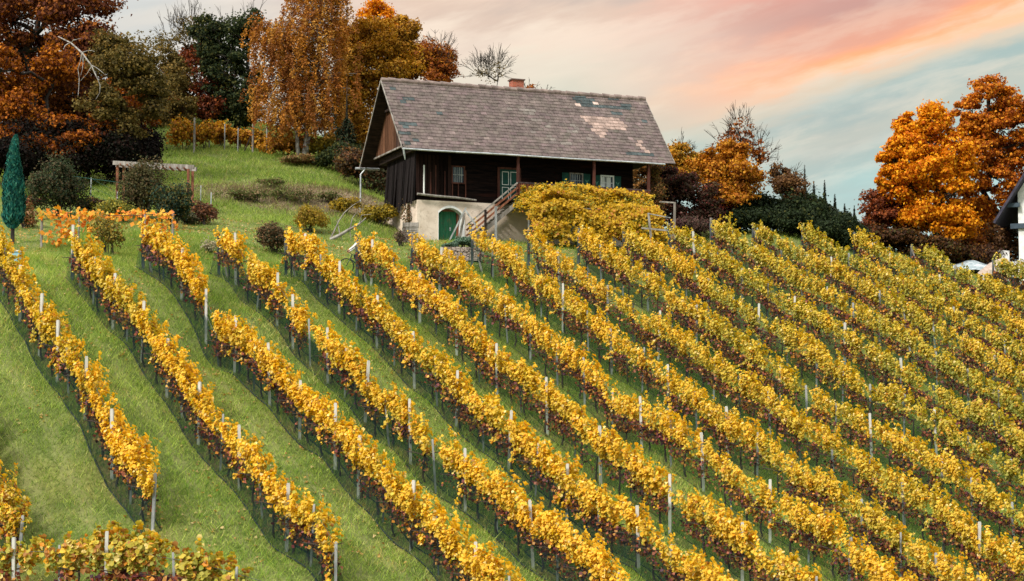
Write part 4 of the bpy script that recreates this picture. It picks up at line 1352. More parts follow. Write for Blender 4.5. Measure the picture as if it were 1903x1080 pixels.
def bush(name, label, base, w, h, pal, wts, n, leaf, cat='shrub', group=None, mat=None, d=None, stems=7, clumps=14, sub=0.5):
    global rng
    rng = np.random.default_rng(sum(ord(ch) * (k + 1) for k, ch in enumerate(label)))
    base = np.asarray(base, float)
    root = empty(name, base, label, cat, group)
    d = d or w
    b = MB()
    cc = []; cr = []
    for k in range(clumps):
        u = unit(rng.normal(size=3)); u[2] = abs(u[2]) * rng.uniform(0.2, 1.0)
        p = base + np.array([0, 0, 0.45 * h]) + u * np.array([w / 2, d / 2, h * 0.5]) * rng.uniform(0.3, 1.0) - np.array([0, 0, 0.12 * h * (rng.random() < 0.4)])
        cc.append(p); cr.append(np.array([w, d, h]) * 0.5 * sub * rng.uniform(0.45, 1.1))
    for k in range(stems):
        limb(b, base + np.array([rng.normal(0, 0.08 * w), rng.normal(0, 0.08 * w), -0.15]), cc[k % clumps], 0.035, 0.012, 0.1, 5, 5)
    b.build('stem', M_BARK, root)
    shell_leaves('foliage', cc, cr, int(n / clumps), pal, wts, leaf, mat or M_TREE, root, bump=0.35, fill=0.45, seed=int(abs(base[0] * 17 + base[1] * 5)) % 97)
    return root


# ------------------------------------------------------------------ pergola vine before the balcony
pp = hw(7.3, -2.6, -5.5)
perg = empty('pergola_vine', (pp[0], pp[1], float(gz(pp[0], pp[1]))), 'big yellow green vine spread over a pergola in front of the balcony', 'vine')
prof = np.array([(-0.1, -2.15), (-0.8, -2.25), (-1.7, -2.5), (-2.5, -2.95), (-3.0, -3.6), (-3.2, -4.3), (-3.2, -5.1)])
N = 36000
tq = rng.random(N) * (len(prof) - 1.001)
xq = rng.uniform(6.5, 14.5, N)
ki = tq.astype(int); f = tq - ki
y = prof[ki, 0] * (1 - f) + prof[ki + 1, 0] * f; z = prof[ki, 1] * (1 - f) + prof[ki + 1, 1] * f
nz_ = fbm(xq * 0.8, tq * 1.1, 101, 3)
# the curtain of leaves hangs lower in places, opens a dark hole left of its middle and thins at both ends
edge = np.clip((xq - 6.3) / 1.8, 0, 1) * np.clip((14.6 - xq) / 0.9, 0, 1)
hang = 5.9 + 1.6 * (fbm(xq * 0.7, np.full(N, 3.0), 102, 3) - 0.35)
hole = ((xq - 9.3) / 1.2) ** 2 + ((tq - 5.5) / 0.75) ** 2
keep = (tq < hang) & (rng.random(N) < np.clip(0.25 + edge, 0, 1)) & ((hole > 0.8) | (rng.random(N) < 0.1)) & (rng.random(N) < np.clip((nz_ - 0.2) * 3.4, 0.1, 1))
z = z - 0.7 * (1 - np.clip((xq - 6.5) / 1.6, 0, 1)) ** 1.5 * (tq < 3.5)
lift = (nz_ - 0.5) * 0.95 + rng.normal(0, 0.16, N)
z = z + lift * np.where(tq < 3, 1, 0.2); y = y - lift * np.where(tq < 2.5, 0.2, 1)
Pl = np.stack([xq, y, z], 1)[keep]
tq = tq[keep]
for _ in range(90):                 # loose canes spilling off the edges
    x0_ = rng.uniform(6.9, 14.3); L_c = rng.uniform(0.5, 1.7); m_ = int(L_c * 34); t_ = rng.random(m_)
    y0_, z0_ = (-3.1, rng.uniform(-4.6, -3.4)) if rng.random() < 0.6 else (rng.uniform(-2.2, -0.2), rng.uniform(-2.35, -2.1))
    if z0_ > -3: dxyz = np.column_stack([rng.normal(0, 0.4) * t_, -0.3 * t_, 0.28 * L_c * t_ - 0.2 * t_ ** 2])
    else: dxyz = np.column_stack([rng.normal(0, 0.3) * t_, -0.45 * t_, -L_c * t_])
    Pl = np.concatenate([Pl, np.array([x0_, y0_, z0_]) + dxyz + rng.normal(0, 0.07, (m_, 3))]); tq = np.concatenate([tq, np.full(m_, 4.5 if z0_ < -3 else 1.0)])
Pw = HO + HK * (Pl[:, :1] * HEX + Pl[:, 1:2] * HEY + Pl[:, 2:] * np.array([0, 0, 1.0]))
nrm = np.where((tq < 3)[:, None], np.array([0, -0.5, 0.9]), np.array([-0.2, -1, 0.35])) + rng.normal(0, 0.5, (len(Pl), 3))
g = fbm(Pl[:, 0] * 0.6, tq * 0.8, 103, 3)
palp = np.array([(0.66, 0.40, 0.02), (0.56, 0.36, 0.025), (0.34, 0.30, 0.03), (0.55, 0.22, 0.03), (0.10, 0.13, 0.02)])
w_ = np.column_stack([1.2 + 0 * g, 0.9 + 0 * g, 1.7 * np.clip(g - 0.38, 0, 1), 1.8 * np.clip(0.45 - g, 0, 1) + 0.05, 1.5 * np.clip(g - 0.48, 0, 1)])
link_mesh('foliage', leaf_mesh('foliage', Pw - np.array(perg.location), nrm, rng.uniform(0.11, 0.22, len(Pl)), pick(palp, w_) * rng.uniform(0.7, 1.12, (len(Pl), 1))), M_LEAF, perg)
for x, yy in ((7.4, -2.8), (9.9, -2.75), (12.4, -2.8), (14.1, -2.7), (7.4, -0.4), (14.1, -0.4)):
    p = hw(x, yy, -2.45 if yy > -1 else -3.3); q = np.array([p[0], p[1], float(gz(p[0], p[1])) - 0.2])
    b = MB(); b.beam(q, p, 0.09); b.build('pergola_post', M_POSTG, perg)
for yy, z_ in ((-2.75, -3.3), (-1.5, -2.75), (-0.4, -2.45)):
    b = MB(); b.beam(hw(7.0, yy, z_), hw(14.2, yy, z_), 0.07); b.build('pergola_beam', M_OLDWOOD, perg)
b = MB()
q = hw(7.15, -2.5, -5.3)
b.tube([(q[0], q[1], float(gz(q[0], q[1])) - 0.1), hw(7.05, -2.5, -4.6), hw(7.3, -2.5, -3.9), hw(7.2, -2.6, -3.3), hw(8.0, -2.4, -2.8)], [0.09, 0.075, 0.07, 0.06, 0.04], 7)
b.build('vine_trunk', M_VBARK, perg)

# ------------------------------------------------------------------ palettes
RUST = [(0.30, 0.085, 0.02), (0.42, 0.14, 0.02), (0.20, 0.06, 0.02), (0.50, 0.22, 0.03)]
ORANGE = [(0.80, 0.30, 0.012), (0.86, 0.40, 0.02), (0.66, 0.19, 0.010), (0.48, 0.11, 0.010)]
GOLDT = [(0.48, 0.23, 0.025), (0.40, 0.17, 0.02), (0.55, 0.30, 0.04), (0.26, 0.12, 0.025)]
BEECH = [(0.16, 0.05, 0.022), (0.10, 0.032, 0.02), (0.26, 0.085, 0.02), (0.34, 0.12, 0.02)]
BEECHO = [(0.42, 0.13, 0.015), (0.26, 0.075, 0.015), (0.14, 0.04, 0.018), (0.50, 0.18, 0.02)]
OLIVE = [(0.17, 0.12, 0.035), (0.13, 0.10, 0.03), (0.24, 0.15, 0.04), (0.10, 0.075, 0.03)]
DKGREEN = [(0.030, 0.045, 0.018), (0.055, 0.065, 0.022), (0.020, 0.030, 0.014), (0.10, 0.095, 0.025)]
SHRUBG = [(0.045, 0.065, 0.03), (0.07, 0.085, 0.04), (0.10, 0.075, 0.04), (0.03, 0.045, 0.028)]
MAROON = [(0.075, 0.036, 0.026), (0.05, 0.034, 0.020), (0.15, 0.035, 0.03), (0.11, 0.075, 0.03)]
REDBR = [(0.24, 0.06, 0.025), (0.16, 0.045, 0.022), (0.34, 0.10, 0.03), (0.10, 0.035, 0.02)]
BROWN = [(0.20, 0.10, 0.04), (0.14, 0.07, 0.035), (0.26, 0.14, 0.05), (0.09, 0.05, 0.03)]
YELSH = [(0.38, 0.26, 0.03), (0.28, 0.21, 0.03), (0.48, 0.30, 0.03), (0.14, 0.12, 0.03)]

BG = 'autumn trees above the meadow'
# left: the dark mass of beeches and the olive weeping tree
tree('beech_tree', 'huge dark purple brown beech at the upper left corner', foot(40, 136), [(40, 40, 136, 95, 90), (130, 35, 134, 75, 70), (160, 95, 133, 60, 55), (-40, 90, 136, 80, 110), (75, -60, 136, 110, 70), (60, 150, 140, 110, 70), (90, 240, 143, 130, 60)],
     BEECH, [1, 1.2, .6, .25], 42000, 0.30, trunk_r=0.45, group=BG, clumps=14)
tree('beech_tree', 'beech with glowing orange lower leaves in front of the dark beech', foot(30, 124), [(0, 130, 124, 50, 45), (25, 210, 124, 62, 38), (100, 232, 124, 50, 22), (-30, 190, 124, 40, 60), (45, 160, 126, 55, 30), (110, 120, 127, 55, 40)],
     BEECHO, [1.2, 1, .6, .5], 15000, 0.26, trunk_r=0.3, group=BG, clumps=12)
tree('beech_tree', 'beech branches with rusty leaves hanging low over the dark thicket', foot(150, 127), [(60, 268, 122, 40, 18), (150, 262, 122, 44, 20), (20, 255, 122, 30, 18), (195, 245, 122.5, 34, 22), (110, 285, 122, 36, 12)], BEECHO, [1.2, 1, 1, .3], 9000, 0.22, trunk_r=0.16, group=BG)
t2 = tree('willow_tree', 'olive brown weeping tree with a bare white branch, left of the meadow', foot(222, 123), [(235, 118, 123, 55, 48), (205, 100, 124, 40, 40), (265, 135, 123, 36, 45), (190, 190, 122, 36, 42), (280, 175, 124, 28, 50), (225, 235, 123, 40, 45)],
          OLIVE, [1.1, 1, .6, .7], 26000, 0.22, trunk_r=0.26, group=BG, clumps=15)
b = MB()
W0 = [at(108, 68, 121), at(132, 80, 120.5), at(152, 98, 120), at(170, 122, 120), at(186, 158, 120)]
b.tube(W0, [0.03, 0.05, 0.055, 0.045, 0.02], 6)
for a, q in ((1, (118, 92)), (2, (150, 140)), (3, (150, 150)), (3, (196, 140)), (2, (176, 96)), (1, (150, 72)), (4, (178, 185)), (2, (145, 178))):
    limb(b, W0[a], at(q[0], q[1], 120), 0.035, 0.012, 0.15, 6, 4)
b.build('bare_branch', M_PALEBARK, t2)
tree('beech_tree', 'small beech with red orange leaves beneath the olive weeping tree', foot(262, 127), [(258, 225, 127, 32, 38), (205, 215, 128, 34, 28), (240, 175, 129, 46, 36), (265, 265, 128, 22, 26)], BEECHO, [1.2, 1, 1, .3], 11000, 0.24, trunk_r=0.16, group=BG)
tree('beech_tree', 'shadowy dark beech standing behind the garden shrubs', foot(120, 146), [(120, 250, 146, 110, 60), (30, 270, 146, 90, 50), (200, 270, 145, 60, 50), (150, 190, 146, 100, 50)], [(0.05, 0.02, 0.015), (0.035, 0.016, 0.014), (0.08, 0.03, 0.016), (0.06, 0.04, 0.02)], [1, 1, .4, .3], 22000, 0.34, trunk_r=0.35, group=BG, fill=0.3)  # leaf colours darkened to carry the shade inside the wood
for px, Y, w, h, lab in ((10, 122, 5.0, 4.2, 'blackish thicket behind the blue-green conifer'), (75, 124, 5.0, 4.6, 'blackish thicket behind the large round garden shrub'), (140, 123, 4.6, 4.8, 'blackish thicket behind the garden fence posts'), (205, 123, 4.2, 4.6, 'blackish thicket behind the left end of the timber pergola'), (250, 125, 3.2, 3.6, 'dark thicket under the olive weeping tree beside the meadow')):
    bush('shade_thicket', lab, foot(px, Y), w, h, [(0.010, 0.008, 0.007), (0.016, 0.011, 0.009), (0.03, 0.014, 0.011), (0.014, 0.016, 0.009)], [1.2, 1, .4, .6], 16000, 0.17, cat='thicket', group='thickets coloured as shade under the left trees', clumps=18)  # near-black leaf colours paint the deep shade under the trees
# middle left behind the meadow
tree('bare_tree', 'nearly bare twiggy tree against the sky, left of the dark green tree', foot(325, 160), [(320, 75, 160, 34, 36), (355, 60, 160, 26, 40)], OLIVE, [1, 1, .5, 1], 1500, 0.2, trunk_r=0.14, group=BG, twigs=60, twig_len=1.6)
tree('red_leaved_tree', 'red brown tree behind the top of the meadow', foot(345, 158), [(345, 130, 158, 42, 42), (318, 165, 157, 32, 40), (375, 175, 156, 34, 46), (330, 205, 155, 32, 26), (395, 205, 155, 34, 28), (405, 165, 158, 36, 45), (370, 95, 160, 30, 30)], REDBR, [1, 1, .4, .8], 15000, 0.26, trunk_r=0.18, group=BG)
tree('olive_tree', 'dull olive bushy tree on the left shoulder of the meadow', foot(305, 152), [(305, 170, 152, 30, 45), (292, 215, 151, 24, 26), (345, 200, 153, 26, 30), (312, 110, 156, 26, 34), (330, 150, 155, 30, 34)], OLIVE, [1, 1, .9, .4], 9000, 0.22, trunk_r=0.14, group=BG, cat='tree')
tree('broadleaf_tree', 'dark green broad tree left of the weeping birch', foot(432, 156), [(430, 70, 156, 52, 48), (420, 125, 155, 50, 55), (450, 165, 155, 44, 50), (400, 100, 156, 30, 40), (470, 45, 157, 28, 30), (455, 205, 154, 36, 36), (425, 195, 155, 38, 34), (385, 60, 157, 30, 34)], DKGREEN, [1, .8, 1, .30], 22000, 0.27, trunk_r=0.3, group=BG, twigs=26)

# weeping birch: drooping golden strands
bb = foot(560, 141)
birch = empty('weeping_birch', bb, 'tall golden weeping birch with long hanging strands', 'tree', BG)
b = MB()
topb = at(600, -60, 141)
tr = limb(b, bb - np.array([0, 0, .3]), topb, 0.26, 0.05, 0.01, 14, 9)
tr2 = limb(b, bb + np.array([-0.3, 0, 0]), at(520, 60, 140), 0.16, 0.03, 0.02, 12, 7)
SP = []; ST_ = []
for k in range(1000):
    j = rng.integers(3, 14)
    src = tr[j] if rng.random() < 0.58 else tr2[min(j, 11)]
    ang = rng.uniform(0, 6.283)
    reach = rng.uniform(0.3, 3.4) ** 1.0 * (1.15 - 0.55 * j / 14)
    e = src + np.array([math.cos(ang) * reach, math.sin(ang) * reach * 0.9, rng.uniform(-0.5, 1.2)])
    if k % 3 == 0:
        limb(b, src, e, 0.05, 0.015, 0.15, 6, 4)
    Ls = min(rng.uniform(0.7, 2.8), max(0.8, e[2] - bb[2] - rng.uniform(0.4, 2.2)))
    m = int(Ls * 30)
    t = np.sort(rng.random(m))
    sway = np.array([rng.normal(0, 0.35) + 0.25 * math.cos(ang), rng.normal(0, 0.35) + 0.25 * math.sin(ang), 0])
    P = e + np.column_stack([sway[0] * np.sqrt(t) + rng.normal(0, 0.11, m), sway[1] * np.sqrt(t) + rng.normal(0, 0.11, m), -Ls * t])
    SP.append(P)
    cidx = rng.random()
    ST_.append(np.full(m, cidx))
SP = np.concatenate(SP); ST_ = np.concatenate(ST_)
b.build('trunk', M_PALEBARK, birch, smooth=True)
palb = np.array([(0.48, 0.20, 0.035), (0.38, 0.14, 0.03), (0.56, 0.28, 0.06), (0.27, 0.10, 0.03)])
cb_ = palb[np.minimum((ST_ * 4).astype(int), 3)] * rng.uniform(0.65, 1.25, (len(SP), 1))
link_mesh('crown', leaf_mesh('crown', SP - bb, rng.normal(0, 1, (len(SP), 3)) + np.array([-.2, -.5, .1]), rng.uniform(0.12, 0.24, len(SP)), cb_, aspect=0.6), M_TREE, birch)

# right of the birch
tree('maple_tree', 'orange gold maple rising behind the left gable of the house', foot(700, 146), [(690, 65, 146, 48, 55), (725, 110, 146, 52, 55), (665, 130, 145, 44, 52), (700, 185, 146, 52, 45), (650, 215, 144, 36, 42), (745, 60, 147, 30, 34), (675, 250, 144, 36, 36), (640, 80, 147, 30, 50)],
     GOLDT, [1, .9, .7, .6], 40000, 0.23, trunk_r=0.26, group=BG, clumps=15, fill=0.4)
tree('maple_tree', 'bright orange top of a maple among darker crowns', foot(715, 152), [(705, 30, 152, 36, 32), (735, 75, 152, 34, 36), (690, 95, 151, 30, 30)], ORANGE, [.9, .6, 1, .6], 9000, 0.23, trunk_r=0.2, group=BG)
tree('rust_tree', 'rust brown tree with twiggy edges behind the house roof', foot(800, 154), [(785, 115, 154, 46, 44), (810, 140, 153, 36, 42), (760, 130, 154, 38, 46), (820, 110, 155, 26, 34)], RUST, [1, .8, .8, .35], 17000, 0.22, trunk_r=0.2, group=BG, twigs=70, twig_len=1.5)
tree('bare_tree', 'bare grey twiggy tree behind the roof ridge, left of the chimney', foot(910, 150), [(910, 140, 150, 26, 22), (925, 128, 150, 18, 18), (893, 132, 150, 18, 16)], OLIVE, [1, 1, 1, 1], 260, 0.16, trunk_r=0.10, group=BG, twigs=90, twig_len=1.3)
tree('small_tree', 'rust leaved twigs peeping over the ridge beside the chimney', foot(985, 148), [(983, 172, 148, 16, 15), (1010, 178, 148, 14, 8)], RUST, [1, 1, .5, .2], 700, 0.2, trunk_r=0.08, group=BG, twigs=16, twig_len=0.6)


# conifers: drooping sprays in whorls
def conifer(name, label, base, H, R, pal, n=5200, group=None, cat='conifer', spray=0.42, spire=1.0):
    base = np.asarray(base, float)
    root = empty(name, base, label, cat, group)
    b = MB(); b.tube([base - np.array([0, 0, .2]), base + np.array([0, 0, H * 0.6]), base + np.array([0, 0, H])], [0.13, 0.07, 0.012], 7)
    n = int(n * 1.7)
    t = 1 - np.sqrt(rng.random(n)) * 0.97
    wh = np.round(t * H / 0.36) * 0.36 / H
    t = np.clip(np.where(rng.random(n) < 0.45, wh, t) + rng.normal(0, 0.02, n), 0.02, 0.985)
    a = rng.uniform(0, 6.283, n)
    lobes = 0.65 + 0.6 * fbm(a * 1.8, t * H * 1.3, 111, 2)
    rmax = R * np.interp(t, [0, 0.35, 0.48, 0.56, 0.64, 1.0], [1.0, 0.95, 0.62, 0.16, 0.045, 0.012]) * lobes + 0.03
    rr = rmax * np.sqrt(rng.uniform(0.08, 1.0, n))
    P = base + np.column_stack([np.cos(a) * rr, np.sin(a) * rr, t * H - rr * 0.22])
    outd = np.column_stack([np.cos(a), np.sin(a), -0.25 + 0.75 * t]) + rng.normal(0, 0.25, (n, 3))
    nr = np.column_stack([np.cos(a) * 0.4, np.sin(a) * 0.4, np.ones(n)]) + rng.normal(0, 0.35, (n, 3))
    c = pick(np.asarray(pal, float), np.ones((n, len(pal)))) * rng.uniform(0.7, 1.2, (n, 1))
    b.build('trunk', M_BARK, root)
    link_mesh('crown', leaf_mesh('crown', P - base, nr, spray * rng.uniform(0.6, 1.2, n) * (0.45 + 0.75 * (1 - t)) * np.where(t > 0.56, 0.45, 1.0), c, aspect=0.30, updir=outd), M_NEEDLE, root)
    return root


SPR = [(0.022, 0.034, 0.018), (0.035, 0.045, 0.022), (0.015, 0.024, 0.014), (0.06, 0.055, 0.03)]
conifer('spruce_tree', 'slim dark spruce standing before the golden maple', foot(641, 139), 6.6, 0.85, SPR, 1500)
conifer('spruce_tree', 'dark spruce tip between the birch and the maple', foot(640, 150), 13.5, 1.7, SPR, 5200)
HG = 'dark spruces right of the house'
for px, Y, py_top, R, lab in ((1500, 131, 298, 1.7, 'spire topped dark spruce, leftmost and one of the tallest of the spruces'), (1517, 133, 300, 1.9, 'tallest dark spruce with a bare spire in the middle of the spruces'), (1537, 131, 312, 1.9, 'dark spruce just right of the tallest spire'),
                            (1556, 133, 324, 1.7, 'dark spruce third from the right end of the spruces'), (1574, 131, 352, 1.5, 'low dark spruce second from the right end of the spruces'), (1592, 131, 380, 1.2, 'lowest dark spruce next to the small red tree')):
    base = foot(px, Y); topz = at(px, py_top + 22 + 14 * ((px * 7) % 3 - 1), Y)[2]
    conifer('spruce_tree', lab, base, max(2.5, topz - base[2]), R, SPR, 3800, HG)
bush('hedge_shrub', 'blackish green hedge shrub below the orange tree', foot(1380, 128), 3.8, 3.3, DKGREEN, [1, .3, 1.4, .05], 7000, 0.2, group='dark hedge right of the house')
bush('hedge_shrub', 'blackish green hedge shrub left of the brown bush', foot(1432, 129), 3.6, 3.0, DKGREEN, [1, .3, 1.4, .05], 7000, 0.2, group='dark hedge right of the house')
bush('hedge_shrub', 'blackish green hedge shrub in front of the spires', foot(1500, 128), 4.2, 3.2, DKGREEN, [1, .3, 1.4, .08], 7000, 0.2, group='dark hedge right of the house')
bush('hedge_shrub', 'blackish green hedge shrub at the right end of the hedge', foot(1556, 128), 3.6, 2.6, DKGREEN, [1, .3, 1.4, .08], 6000, 0.2, group='dark hedge right of the house')
tree('brown_tree', 'brown leaved small tree between the orange tree and the spruces', foot(1468, 129), [(1468, 345, 129, 28, 28), (1450, 330, 130, 20, 26), (1480, 372, 129, 26, 24)], BROWN, [1, 1, .6, .5], 8000, 0.2, trunk_r=0.1, twigs=34, twig_len=1.0)
tree('orange_tree', 'orange brown tree with bare twiggy top right of the house', foot(1345, 127), [(1350, 325, 127, 52, 38), (1325, 305, 127, 38, 30), (1385, 340, 127, 36, 34), (1340, 365, 126, 44, 28), (1360, 285, 128, 32, 24)], [(0.52, 0.20, 0.02), (0.42, 0.14, 0.02), (0.60, 0.28, 0.03), (0.30, 0.10, 0.02)], [1, 1, .8, .4], 19000, 0.22, trunk_r=0.16, clumps=14)
tree('twiggy_tree', 'thin tree with sparse dry leaves rising above the orange tree', foot(1378, 131), [(1375, 245, 131, 26, 28), (1395, 275, 131, 30, 26), (1352, 270, 131, 22, 24), (1412, 290, 131, 20, 22)], RUST, [.6, .3, 1, .2], 1300, 0.2, trunk_r=0.10, twigs=80, twig_len=1.2)
tree('golden_tree', 'golden orange tree peeping out behind the right end of the roof', foot(1262, 131), [(1262, 290, 131, 28, 32), (1285, 310, 131, 32, 34), (1248, 330, 130, 26, 36)], [(0.55, 0.25, 0.025), (0.45, 0.18, 0.02), (0.60, 0.34, 0.04), (0.25, 0.15, 0.03)], [1, .7, 1, .6], 12000, 0.2, trunk_r=0.14, twigs=30, twig_len=0.8)
tree('purple_shrub', 'dark purple shrub with wine red leaves right of the balcony', foot(1285, 124), [(1262, 345, 124, 40, 34), (1295, 360, 123, 40, 42), (1240, 380, 124, 32, 40), (1320, 395, 123, 30, 36), (1275, 410, 122, 42, 30), (1212, 385, 124, 26, 44), (1232, 330, 125, 26, 30)], MAROON, [1, 1.2, .7, .5], 20000, 0.19, cat='shrub', trunk_r=0.1)
bush('dry_shrub', 'brownish grey dry shrub above the vine row behind the bare post', foot(1290, 119), 2.8, 1.9, [(0.14, 0.075, 0.06), (0.10, 0.05, 0.05), (0.19, 0.10, 0.08), (0.08, 0.06, 0.04)], [1, 1, .6, .5], 4200, 0.15)
bush('red_shrub', 'wine red shrub between the orange tree and the dark hedge', foot(1352, 126), 1.9, 2.5, [(0.17, 0.022, 0.032), (0.10, 0.02, 0.025), (0.26, 0.05, 0.03), (0.07, 0.02, 0.02)], [1, 1, .4, .6], 4200, 0.18)
tree('ivy_tree', 'leaf clad dead stem at the right corner of the balcony', foot(1226, 119), [(1222, 355, 119, 9, 40), (1226, 395, 119, 10, 24), (1215, 325, 119.5, 12, 20)], [(0.22, 0.15, 0.04), (0.16, 0.10, 0.04), (0.30, 0.13, 0.05), (0.10, 0.08, 0.03)], [1, 1, .7, .5], 3200, 0.15, cat='climber', trunk_r=0.07)

# right edge: red tree and the two maples
MG = 'orange maples at the right edge'
tree('red_tree', 'small dark red tree left of the big orange maple', foot(1645, 134), [(1645, 385, 134, 38, 36), (1665, 410, 133, 36, 34), (1628, 415, 134, 26, 30)], REDBR, [1.2, .7, .8, .4], 11000, 0.24, trunk_r=0.14)
tree('maple_tree', 'big bright orange maple at the right, left of its taller neighbour', foot(1745, 132), [(1735, 225, 132, 40, 42), (1685, 275, 132, 42, 32), (1770, 280, 132, 50, 38), (1720, 310, 131, 60, 36), (1690, 350, 132, 40, 40), (1760, 365, 131, 58, 40), (1715, 405, 132, 55, 30), (1680, 235, 133, 22, 30), (1780, 420, 131, 45, 30), (1658, 300, 132, 30, 28), (1655, 335, 132, 28, 28), (1700, 260, 133, 30, 30), (1790, 325, 132, 34, 34)],
     ORANGE, [1.1, 1, .7, .45], 56000, 0.24, trunk_r=0.34, group=MG, clumps=18, fill=0.65, sub=0.36)
tree('maple_tree', 'taller thin crowned maple at the right edge with dark limbs showing', foot(1832, 137), [(1840, 175, 137, 48, 32), (1880, 200, 137, 42, 36), (1800, 215, 137, 34, 34), (1850, 245, 137, 50, 32), (1895, 270, 137, 44, 40), (1815, 285, 136, 40, 34), (1850, 330, 136, 50, 36), (1800, 375, 136, 42, 40), (1860, 395, 136, 40, 36), (1930, 220, 138, 40, 50), (1868, 292, 138, 46, 44), (1905, 345, 138, 44, 44), (1822, 250, 138, 38, 36), (1865, 215, 138, 40, 34), (1845, 430, 136, 46, 30)],
     [(0.62, 0.20, 0.02), (0.72, 0.29, 0.025), (0.46, 0.12, 0.015), (0.28, 0.07, 0.015)], [1, .8, .8, .4], 40000, 0.24, trunk_r=0.34, group=MG, clumps=14, fill=0.7, sub=0.34)
bush('undergrowth_shrub', 'rusty undergrowth shrub below the maples behind the concrete wall', foot(1795, 134), 5.0, 3.6, RUST, [.8, .5, 1, .2], 6000, 0.2)
bush('undergrowth_shrub', 'dull brown undergrowth shrub beside the white house', foot(1868, 134), 5.0, 4.4, BROWN, [.8, 1, .5, .8], 6000, 0.2)

for px, Y, w, h, lab in ((1650, 131, 4.0, 1.8, 'dark low scrub under the small red tree'), (1700, 131, 4.2, 2.0, 'dark low scrub under the left side of the big orange maple'), (1745, 130, 4.0, 2.0, 'dark low scrub at the trunk of the big orange maple'), (1830, 131, 4.2, 2.6, 'dark low scrub below the taller maple')):
    bush('low_scrub', lab, foot(px, Y), w, h, [(0.10, 0.045, 0.02), (0.06, 0.03, 0.02), (0.16, 0.07, 0.02), (0.07, 0.06, 0.02)], [1, 1, .7, .6], 6500, 0.18, group='scrub under the maples')
for px, w, h, lab in ((1345, 3.4, 2.0, 'low dark scrub at the foot of the wine red shrub'), (1408, 3.4, 1.9, 'low dark scrub at the foot of the hedge left of the brown tree'), (1470, 3.4, 1.9, 'low dark scrub at the foot of the brown tree'), (1530, 3.6, 1.9, 'low dark scrub at the foot of the tallest spruces'), (1585, 3.2, 1.6, 'low dark scrub at the right foot of the spruces')):
    bush('low_scrub', lab, foot(px, 125.5), w, h, DKGREEN, [1, .2, 1.6, .1], 5500, 0.17, group='scrub at the foot of the dark hedge')
tree('rust_tree', 'rust olive tree behind the right end of the balcony', foot(1196, 131), [(1192, 330, 131, 32, 32), (1212, 305, 131, 24, 28), (1185, 365, 130, 30, 30), (1222, 350, 130, 22, 34)], [(0.20, 0.10, 0.03), (0.14, 0.08, 0.03), (0.30, 0.13, 0.03), (0.10, 0.07, 0.03)], [1, 1, .6, .6], 9000, 0.2, trunk_r=0.1)
# undergrowth between meadow and house
UG = 'bushes below the birch'
bush('undergrowth_shrub', 'yellow brown bush under the birch at the meadow edge', foot(590, 142), 3.6, 2.0, YELSH, [.6, 1, .3, .8], 6000, 0.18, group=UG)
bush('undergrowth_shrub', 'dark green bush at the foot of the slim spruce', foot(640, 137), 3.6, 2.6, DKGREEN, [1, 1, .7, .5], 7500, 0.18, group=UG)
bush('undergrowth_shrub', 'brown tangled bush left of the back gutter', foot(682, 134), 3.6, 3.4, [(0.10, 0.05, 0.03), (0.16, 0.07, 0.03), (0.07, 0.05, 0.03), (0.22, 0.13, 0.04)], [1, 1, 1, .3], 9000, 0.2, group=UG)
bush('undergrowth_shrub', 'dark mixed bush behind the back corner of the house', foot(714, 131), 3.6, 3.8, [(0.05, 0.05, 0.025), (0.09, 0.05, 0.025), (0.16, 0.05, 0.025), (0.06, 0.08, 0.03)], [1, 1, .3, .7], 9000, 0.2, group=UG)
bush('undergrowth_shrub', 'low orange brown bush below the birch strands', foot(530, 144), 4.0, 1.7, GOLDT, [.6, 1, .4, 1], 5500, 0.18, group=UG)
bush('undergrowth_shrub', 'dry reddish grass clump on the meadow edge', foot(560, 138), 3.4, 0.7, [(0.26, 0.15, 0.06), (0.30, 0.19, 0.08), (0.2, 0.11, 0.05), (0.16, 0.14, 0.05)], [1, 1, 1, .6], 3000, 0.15, group=UG)
bush('bank_shrub', 'small yellow bush on the bare bank behind the dead branch', foot(640, 119), 1.6, 1.2, YELSH, [1, 1, .5, .5], 2200, 0.13)
bush('bank_shrub', 'low leafy bush beside the back corner of the cellar', foot(705, 117), 2.2, 1.5, YELSH, [.6, 1, .2, 1], 2600, 0.14)
for k, (px, Y, w, h) in enumerate(((432, 119, 2.4, .7), (470, 119, 2.6, .6), (520, 120, 2.8, .8), (560, 120, 2.4, .9), (500, 124, 2.6, .6), (600, 121, 2.2, .7))):
    bush('bank_plant', ['low dark weeds on the bank nearest the fence post', 'low dark weeds on the bank below the open meadow', 'broad tuft of dark weeds halfway along the bank', 'tall dark weeds on the bank above the yellow bush', 'dark weeds at the upper edge of the bank', 'dark weeds beside the bare brown bank'][k], foot(px, Y), w * 0.8, h * 1.25,
         [(0.10, 0.13, 0.035), (0.15, 0.16, 0.05), (0.22, 0.15, 0.08), (0.07, 0.09, 0.03)], [1, 1, .8, .5], 900, 0.12, cat='weeds', group='weeds along the bank', stems=3)

